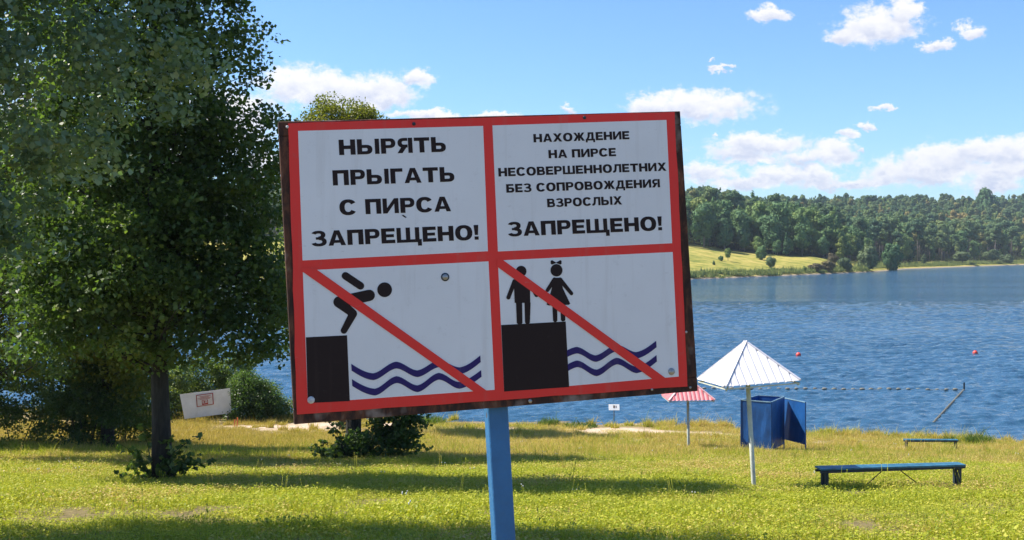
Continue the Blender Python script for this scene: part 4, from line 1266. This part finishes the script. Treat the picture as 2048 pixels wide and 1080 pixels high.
for (px, py, r_, mm, wash) in ((622, 800, 7, 'cap_white', 0), (890, 554, 6.2, 'zinc', 8), (1342.5, 743, 7.2, 'zinc', 0), (827.5, 248, 3.6, 'bench_dark', 0), (1168.5, 235.5, 3.6, 'bench_dark', 0),
                               (574.5, 254, 2.8, 'cap_white', 0), (1060, 802, 4, 'zinc', 0), (1303.5, 779, 2.6, 'zinc', 0), (1380, 775, 2.6, 'zinc', 0), (1372, 664, 2.6, 'zinc', 0)):
    u, v = ST(px, py); k_ = r_ * .00125
    mb = MB(ro)
    if wash: mb.tube([SP(u, v, .0016), SP(u, v, .003)], wash * .00125, 20, m=1)
    mb.ball(SP(u, v, .002), k_, 14, 8, .55, ax=SM)
    mb.build('bolt', [M[mm], M['bench_dark']], root, smooth=True)


# ------------------------------------------------------------------ beach umbrellas
def umbrella(label, base, height, eave_h, rad, rot, lean, roofmats, pole_mat, pole_r, ribs, stripes=False):
    root = thing('beach_umbrella', label, 'umbrella', base)
    L_ = Matrix.Rotation(lean, 3, 'Y')
    mb = MB(); mb.tube([L_ @ Vector((0, 0, -.2)), L_ @ Vector((0, 0, .0)), L_ @ Vector((0, 0, height - .06))], pole_r, 14)
    mb.build('pole', pole_mat, root, smooth=True)
    cap = MB(); cap.tube([L_ @ Vector((0, 0, eave_h + .22)), L_ @ Vector((0, 0, eave_h + .26))], pole_r * 2.2, 14); cap.build('collar', pole_mat, root)
    apex = Vector((0, 0, height)); cor = [Vector((rad * math.cos(rot + i * math.pi / 2), rad * math.sin(rot + i * math.pi / 2), eave_h)) for i in range(4)]
    for i in range(4):
        a, b_ = cor[i], cor[(i + 1) % 4]; mid = (a + b_) / 2; half = (b_ - a).length / 2; ux = (b_ - a).normalized(); up_ = apex - mid; nrm = ux.cross(up_).normalized()
        if nrm.z < 0: nrm = -nrm
        mb = MB(); prof = []
        for k_ in range(ribs):
            c0 = -1 + 2 * k_ / ribs; w_ = 2 / ribs
            prof += [(c0, 0), (c0 + w_ * .08, .018), (c0 + w_ * .82, .018), (c0 + w_ * .90, 0)] if not stripes else [(c0, 0), (c0 + w_ * .12, .018), (c0 + w_ * .5, .018), (c0 + w_ * .62, 0)]
        prof.append((1, 0))
        for j, ((u0, n0), (u1, n1)) in enumerate(zip(prof, prof[1:])):
            def pt(u, n_, top): return L_ @ (mid + ux * (u * half) + up_ * ((1 - abs(u)) * .995 if top else -.012) + nrm * n_)
            mm = 0 if not stripes or j % 4 in (0, 1, 2) else 1
            mb.poly([pt(u0, n0, 0), pt(u1, n1, 0), pt(u1, n1, 1), pt(u0, n0, 1)], mm)
        o = mb.build('roof_panel', roofmats, root)
        md = o.modifiers.new('thick', 'SOLIDIFY'); md.thickness = .002
    for i in range(4):
        mb = MB(); mb.bar(L_ @ (cor[i] * 1.004 + Vector((0, 0, .008))), L_ @ (apex + Vector((0, 0, .012))), .062, .016); mb.build('hip_cap', [roofmats[-1]], root)
        a, b_ = cor[i], cor[(i + 1) % 4]
        mb = MB(); mb.bar(L_ @ (a * .985 + Vector((0, 0, -.018))), L_ @ (b_ * .985 + Vector((0, 0, -.018))), .02, .02); mb.build('rim', [pole_mat], root)
        mb = MB(); mb.bar(L_ @ (cor[i] * .97 + Vector((0, 0, -.02))), L_ @ Vector((0, 0, height - .10)), .02, .02); mb.build('strut', [pole_mat], root)
    return root


ub = GP(1508, 977)
umbrella('white ribbed metal beach umbrella leaning on a slim pale pole', ub, 2.57, 1.90, .955, math.atan2(-99, -67), -.058, [M['roof_white'], M['roof_trim']], M['pole_white'], .040, 10)
ub2 = gpt(1377, 39.6)
ub2 = Vector((ub2.x, ub2.y, ub2.z))
umbrella('faded red and pink ribbed beach umbrella half hidden by the warning sign corner', ub2, 2.36, 1.72, 1.06, math.atan2(-60, -95) + .25, -.012, [M['roof_red'], M['roof_pink'], M['roof_pink']], M['pole_grey'], .045, 11, stripes=True)

# ------------------------------------------------------------------ changing booth
bb = P(1541, 905, 38.6); bb.z = gz(bb.x, bb.y)
booth = thing('changing_booth', 'dark blue sheet metal beach changing booth with an open top and side screen', 'booth', bb)
FLx, FRx = (1482 - CX) / F * 38.9, (1541 - CX) / F * 38.4
c1 = Vector((FLx - bb.x, 38.9 - bb.y, 0)); c2 = Vector((FRx - bb.x, 38.3 - bb.y, 0))
c3 = Vector(((1568 - CX) / F * 39.7 - bb.x, 39.7 - bb.y, 0)); c4 = Vector(((1517 - CX) / F * 40.1 - bb.x, 40.1 - bb.y, 0))
w0 = Vector(((1566 - CX) / F * 39.9 - bb.x, 39.9 - bb.y, 0)); w1 = Vector(((1611 - CX) / F * 38.75 - bb.x, 38.75 - bb.y, 0))
ztop, zbot = 1.62, .10


def sheet(a, b_, z0, z1, name='panel'):
    mb = MB(); d = (b_ - a).normalized(); nn = Vector((-d.y, d.x, 0))
    N_ = 6
    for k_ in range(N_):            # slightly buckled sheet, welded edge frame
        p0 = a.lerp(b_, k_ / N_); p1 = a.lerp(b_, (k_ + 1) / N_)
        q0 = nn * (.012 * math.sin(k_ * 2.1)); q1 = nn * (.012 * math.sin((k_ + 1) * 2.1))
        if k_ == 0: q0 = nn * 0
        if k_ == N_ - 1: q1 = nn * 0
        zm = (z0 + z1) / 2
        mb.poly([p0 + Vector((0, 0, z0)), p1 + Vector((0, 0, z0)), p1 + q1 + Vector((0, 0, zm)), p0 + q0 + Vector((0, 0, zm))])
        mb.poly([p0 + q0 + Vector((0, 0, zm)), p1 + q1 + Vector((0, 0, zm)), p1 + Vector((0, 0, z1)), p0 + Vector((0, 0, z1))])
    o = mb.build(name, M['booth_blue'], booth); md = o.modifiers.new('thick', 'SOLIDIFY'); md.thickness = .004
    mb = MB(); mb.bar(a + Vector((0, 0, z1 + .01)), b_ + Vector((0, 0, z1 + .01)), .026, .026); mb.build('top_rail', M['booth_edge'], booth)
    mb = MB(); mb.bar(a + Vector((0, 0, z0 - .01)), b_ + Vector((0, 0, z0 - .01)), .022, .022); mb.build('bottom_rail', M['booth_blue'], booth)


for a, b_ in ((c1, c2), (c2, c3), (c4, c1), (c3, c4)): sheet(a, b_, zbot, ztop)
sheet(w0 + Vector((.02, 0, 0)), w1, .22, ztop - .06, 'screen_panel')
for c_ in (c1, c2, c3, c4, w1):
    zz = gz(bb.x + c_.x, bb.y + c_.y) - bb.z
    mb = MB(); mb.bar(c_ + Vector((0, 0, zz - .1)), c_ + Vector((0, 0, ztop + (.02 if c_ is not w1 else -.04))), .034, .034); mb.build('leg', M['booth_blue'], booth)
mb = MB(); mb.box(w0 + Vector((.24, -.33, 1.28)), .06, .02, .07); mb.build('hook_plate', M['booth_edge'], booth)


# ------------------------------------------------------------------ benches
def bench(label, A_, B_, seat_h, depth, braces, mm):
    c_ = (A_ + B_) / 2; c_.z = gz(c_.x, c_.y); root = thing('bench', label, 'bench', c_)
    d = (B_ - A_); d.z = 0; L_ = d.length; d.normalize(); n_ = Vector((-d.y, d.x, 0)); za = c_.z + seat_h
    zA, zB = gz(A_.x, A_.y), gz(B_.x, B_.y)
    a = Vector((A_.x, A_.y, (za + zA + seat_h) / 2)) - c_; b_ = Vector((B_.x, B_.y, (za + zB + seat_h) / 2)) - c_
    for i in range(3):
        o_ = n_ * ((i - 1) * depth / 3); e = .004 * (i - 1)
        mb = MB(); mb.bar(a + o_ + Vector((0, 0, e)), b_ + o_ + Vector((0, 0, e * .5)), depth / 3 - .008, .034); bevel(mb.build('seat_plank', M['bench_blue'], root), .005)
    for s_2 in (-1, 1):
        mb = MB(); mb.bar(a + n_ * s_2 * depth * .36 + Vector((0, 0, -.052)), b_ + n_ * s_2 * depth * .36 + Vector((0, 0, -.036)), .04, .04); mb.build('side_rail', M['bench_dark'], root)
    for f, in ((.045,), (.965,)):
        q_ = a.lerp(b_, f)
        g_ = gz(q_.x + c_.x, q_.y + c_.y) - c_.z
        mb = MB(); mb.bar(Vector((q_.x, q_.y, g_ - .15)) - n_ * depth * .27, Vector((q_.x, q_.y, q_.z - .02)) - n_ * depth * .27, .05, .06, n_); mb.build('leg', M['bench_dark'], root)
        mb = MB(); mb.bar(Vector((q_.x, q_.y, g_ - .15)) + n_ * depth * .27, Vector((q_.x, q_.y, q_.z - .02)) + n_ * depth * .27, .05, .06, n_); mb.build('leg', M['bench_dark'], root)
    for (f0, f1) in braces:
        q0, q1 = a.lerp(b_, f0), a.lerp(b_, f1); g_ = gz(q1.x + c_.x, q1.y + c_.y) - c_.z
        mb = MB(); mb.tube([q0 + Vector((0, 0, -.03)), Vector((q1.x, q1.y, g_ - .04))], .009, 6); mb.build('brace', M['rod'], root)
    return root


A_ = GP(1636, 980); B_ = GP(1924, 975)
bench('long low dark blue wooden bench on the grass beside the white umbrella', A_, B_, .385, .25, [(.46, .28), (.54, .75)], 0)
A_ = GP(1808, 899); B_ = GP(1915, 901)
bench('smaller blue green bench nearer the shore behind the long one', A_, B_, .34, .2, [], 0)

# ------------------------------------------------------------------ white board with a small notice
bd = gpt(415, 49.6)
board = thing('white_board', 'white sheet metal board leaning in the dry grass with a small red framed notice', 'board', bd)
def BP(px, py, d): return P(px, py, d) - bd
q4 = [BP(359.5, 789, 49.3), BP(369, 838, 49.3), BP(463, 826, 49.9), BP(460, 776.5, 49.9)]
mb = MB(); nb_ = (q4[1] - q4[0]).cross(q4[3] - q4[0]).normalized()
if nb_.y > 0: nb_ = -nb_
mb.poly(q4); o = mb.build('panel', M['board_white'], board); md = o.modifiers.new('thick', 'SOLIDIFY'); md.thickness = .02
def on(px, py, lift): return BP(px, py, 49.3 + (px - 360) / 103 * .6) * 1.0 + Vector((0, -lift, 0))
nq = [(392.5, 790), (394, 814), (428, 808.5), (426.5, 785.5)]
nt_ = MB(); nt_.poly([on(*q_, .03) for q_ in nq]); notice = nt_.build('notice', M['notice_red'], board)
md = notice.modifiers.new('thick', 'SOLIDIFY'); md.thickness = .006
def nqi(u, v):
    a = Vector(nq[0]).lerp(Vector(nq[3]), u); b_ = Vector(nq[1]).lerp(Vector(nq[2]), u); return a.lerp(b_, v)
mb = MB(); mb.poly([on(*nqi(u, v), .044) for u, v in ((.05, .06), (.05, .94), (.95, .94), (.95, .06))]); mb.build('notice_face', M['notice'], notice)
mb = MB()
for v, u0, u1 in ((.16, .2, .85), (.24, .25, .75), (.32, .1, .9), (.40, .2, .8)):
    mb.poly([on(*nqi(u, vv), .05) for u, vv in ((u0, v), (u0, v + .035), (u1, v + .035), (u1, v))])
mb.build('notice_print', M['notice_red'], notice)
mb = MB()
fr_ = ((.32, .50, .36, .90), (.64, .50, .68, .90), (.36, .50, .64, .54), (.36, .78, .64, .90), (.42, .58, .50, .74), (.54, .62, .58, .74))
for u0, v0, u1, v1 in fr_: mb.poly([on(*nqi(u, vv), .05) for u, vv in ((u0, v0), (u0, v1), (u1, v1), (u1, v0))])
mb.build('notice_pictogram', M['notice_red'], notice)
mb = MB()
for px in (372, 455): a = on(px, 800, -.06); mb.bar(Vector((a.x, a.y, -.2)), a, .05, .05)
mb.build('back_posts', M['wood_grey'], board)
for px, d_, h_2, lab in ((469, 47.5, .30, 'short orange stake in the dry grass below the dark bush, left one'), (474, 47.8, .36, 'slightly taller orange stake in the dry grass, right of its neighbour')):
    q_ = gpt(px, d_); st_ = thing('stake', lab, 'stake', q_); mb = MB(); mb.tube([(0, 0, -.1), (.015, 0, h_2)], .022, 7); mb.build('shaft', M['orange'], st_)

# ------------------------------------------------------------------ things on the water
for px, py, lab in ((1597, 709, 'round red buoy on the water above the white umbrella edge'), (1950.5, 705, 'round red buoy on the open water near the right edge')):
    d = CAMZ * F / (py + 3 - HY); q_ = P(px, py + 3, d)
    o = thing('buoy', lab, 'buoy', (q_.x, q_.y, 0), 'red buoys marking the swimming area')
    mb = MB(); mb.ball((0, 0, .08), .175, 18, 12); mb.build('float', M['buoy_red'], o, smooth=True)
    mb = MB(); mb.tube([(0, 0, .24), (0, 0, .27)], [.03, .03], 8); mb.build('eye', M['bench_dark'], o)
corner = Vector(((1929 - CX) / F * 62.6, 62.6, 0)); left = Vector(((1060 - CX) / F * 63.4, 63.4, 0)); rbot = Vector(((1868 - CX) / F * 50.6, 50.6, 0))
line = thing('float_line', 'string of small floats marking the bathing area corner', 'float line', corner)
mb = MB(); pts = [left.lerp(corner, i / 40) + Vector((0, .12 * math.sin(i * .8), .015)) - corner for i in range(41)] + [corner.lerp(rbot, i / 20) + Vector((0, 0, .02)) - corner for i in range(1, 21)]
mb.tube(pts, .010, 5); mb.build('rope', M['float_dark'], line)
mb = MB(); mb.ball((0, 0, 0), .085, 10, 6, .75); fl0 = None
def put_float(q_, s_3):
    global fl0
    if fl0 is None: fl0 = mb.build('float', M['float_dark'], line, smooth=True); o = fl0
    else: o = fl0.copy(); COL.objects.link(o)
    o.parent = line; o.location = q_ - corner; o.scale = (1.5 * s_3, s_3, s_3)
rf = random.Random(4)
n_ = int((corner - left).length / .475)
for i in range(n_): put_float(left.lerp(corner, i / n_) + Vector((0, .12 * math.sin(i / n_ * 32), .03)), rf.uniform(.85, 1.2))
n_ = int((corner - rbot).length / .42)
for i in range(1, n_ + 1): put_float(corner.lerp(rbot, i / n_) + Vector((0, 0, .05)), .55)
cp = thing('mooring_post', 'short dark post in the water where the float line turns', 'post', corner + Vector((0, .1, 0)))
mb = MB(); mb.tube([(0, 0, -1), (.02, 0, .38)], [.05, .045], 8); mb.build('shaft', M['bench_dark'], cp)
# small board on a stick by the waterline
q_ = Vector(((1228 - CX) / F * 51.4, 51.4, 0)); sb_ = thing('shore_sign', 'tiny white board on a stick at the waterline below the big sign', 'sign', (q_.x, q_.y, gz(q_.x, q_.y)))
mb = MB(); mb.tube([(0, 0, -.2), (0, 0, .62)], .018, 6); mb.build('stick', M['wood_grey'], sb_)
TL_ = Matrix.Rotation(R(-32), 3, 'X')
mb = MB(); mb.box((0, -.03, .60), .46, .02, .28, TL_); mb.build('board', M['board_white'], sb_)
mb = MB(); mb.box(Vector((0, -.03, .60)) + TL_ @ Vector((0, -.014, .02)), .08, .006, .12, TL_); mb.box(Vector((0, -.03, .60)) + TL_ @ Vector((.09, -.014, .02)), .03, .006, .1, TL_); mb.build('mark', M['wood_grey'], sb_)


# green tussocks on the shore
def tussock(label, base, h, rad, n, seed):
    V_, F_, mi, rn = blades(n, rad, h * .5, h, .03, 1.0, 0, seed)
    c_ = V_.copy(); 
    o = mesh_obj('grass_tussock', c_, F_, M['tuss'], attr={'rnd': rn * .8}); o.location = base
    return tag(o, label, 'grass tuft')
M['tuss'] = leaf_mat('tussock', [(0, (.05, .09, .015)), (.5, (.11, .17, .03)), (1, (.24, .26, .06))], trans=.4)
tussock('green grass tussock leaning at the waterline right of the blue post', gpt(1098, 49.6), .42, .45, 500, 1)
tussock('green grass clump on the shore left of the blue post', gpt(860, 50.0), .42, .65, 600, 2)
tussock('tall green grass clump at the waterline behind the small bench, right side', gpt(1958, 44.6), .48, .5, 600, 3)
tussock('thin grass tuft at the waterline above the small bench', gpt(1902, 44.3), .5, .3, 160, 4)
tussock('low green tuft on the beach between post and tiny board', gpt(1160, 48.8), .3, .7, 400, 6)

# ------------------------------------------------------------------ haze
m, t = mat('haze'); v = t.new('ShaderNodeVolumePrincipled', {'Color': (.72, .84, 1.0, 1), 'Density': .00013, 'Anisotropy': .2})
o_ = t.new('ShaderNodeOutputMaterial'); t.l.new(v.outputs[0], o_.inputs['Volume'])
mb = MB(); mb.box8([(-860, -38, -4), (980, -38, -4), (980, 1480, -4), (-860, 1480, -4), (-860, -38, 90), (980, -38, 90), (980, 1480, 90), (-860, 1480, 90)])
HAZE = True
if HAZE: mb.build('haze', m, kind='stuff')
S.render.engine = 'CYCLES'
S.cycles.max_bounces = 6
S.cycles.transparent_max_bounces = 6
S.cycles.volume_bounces = 0
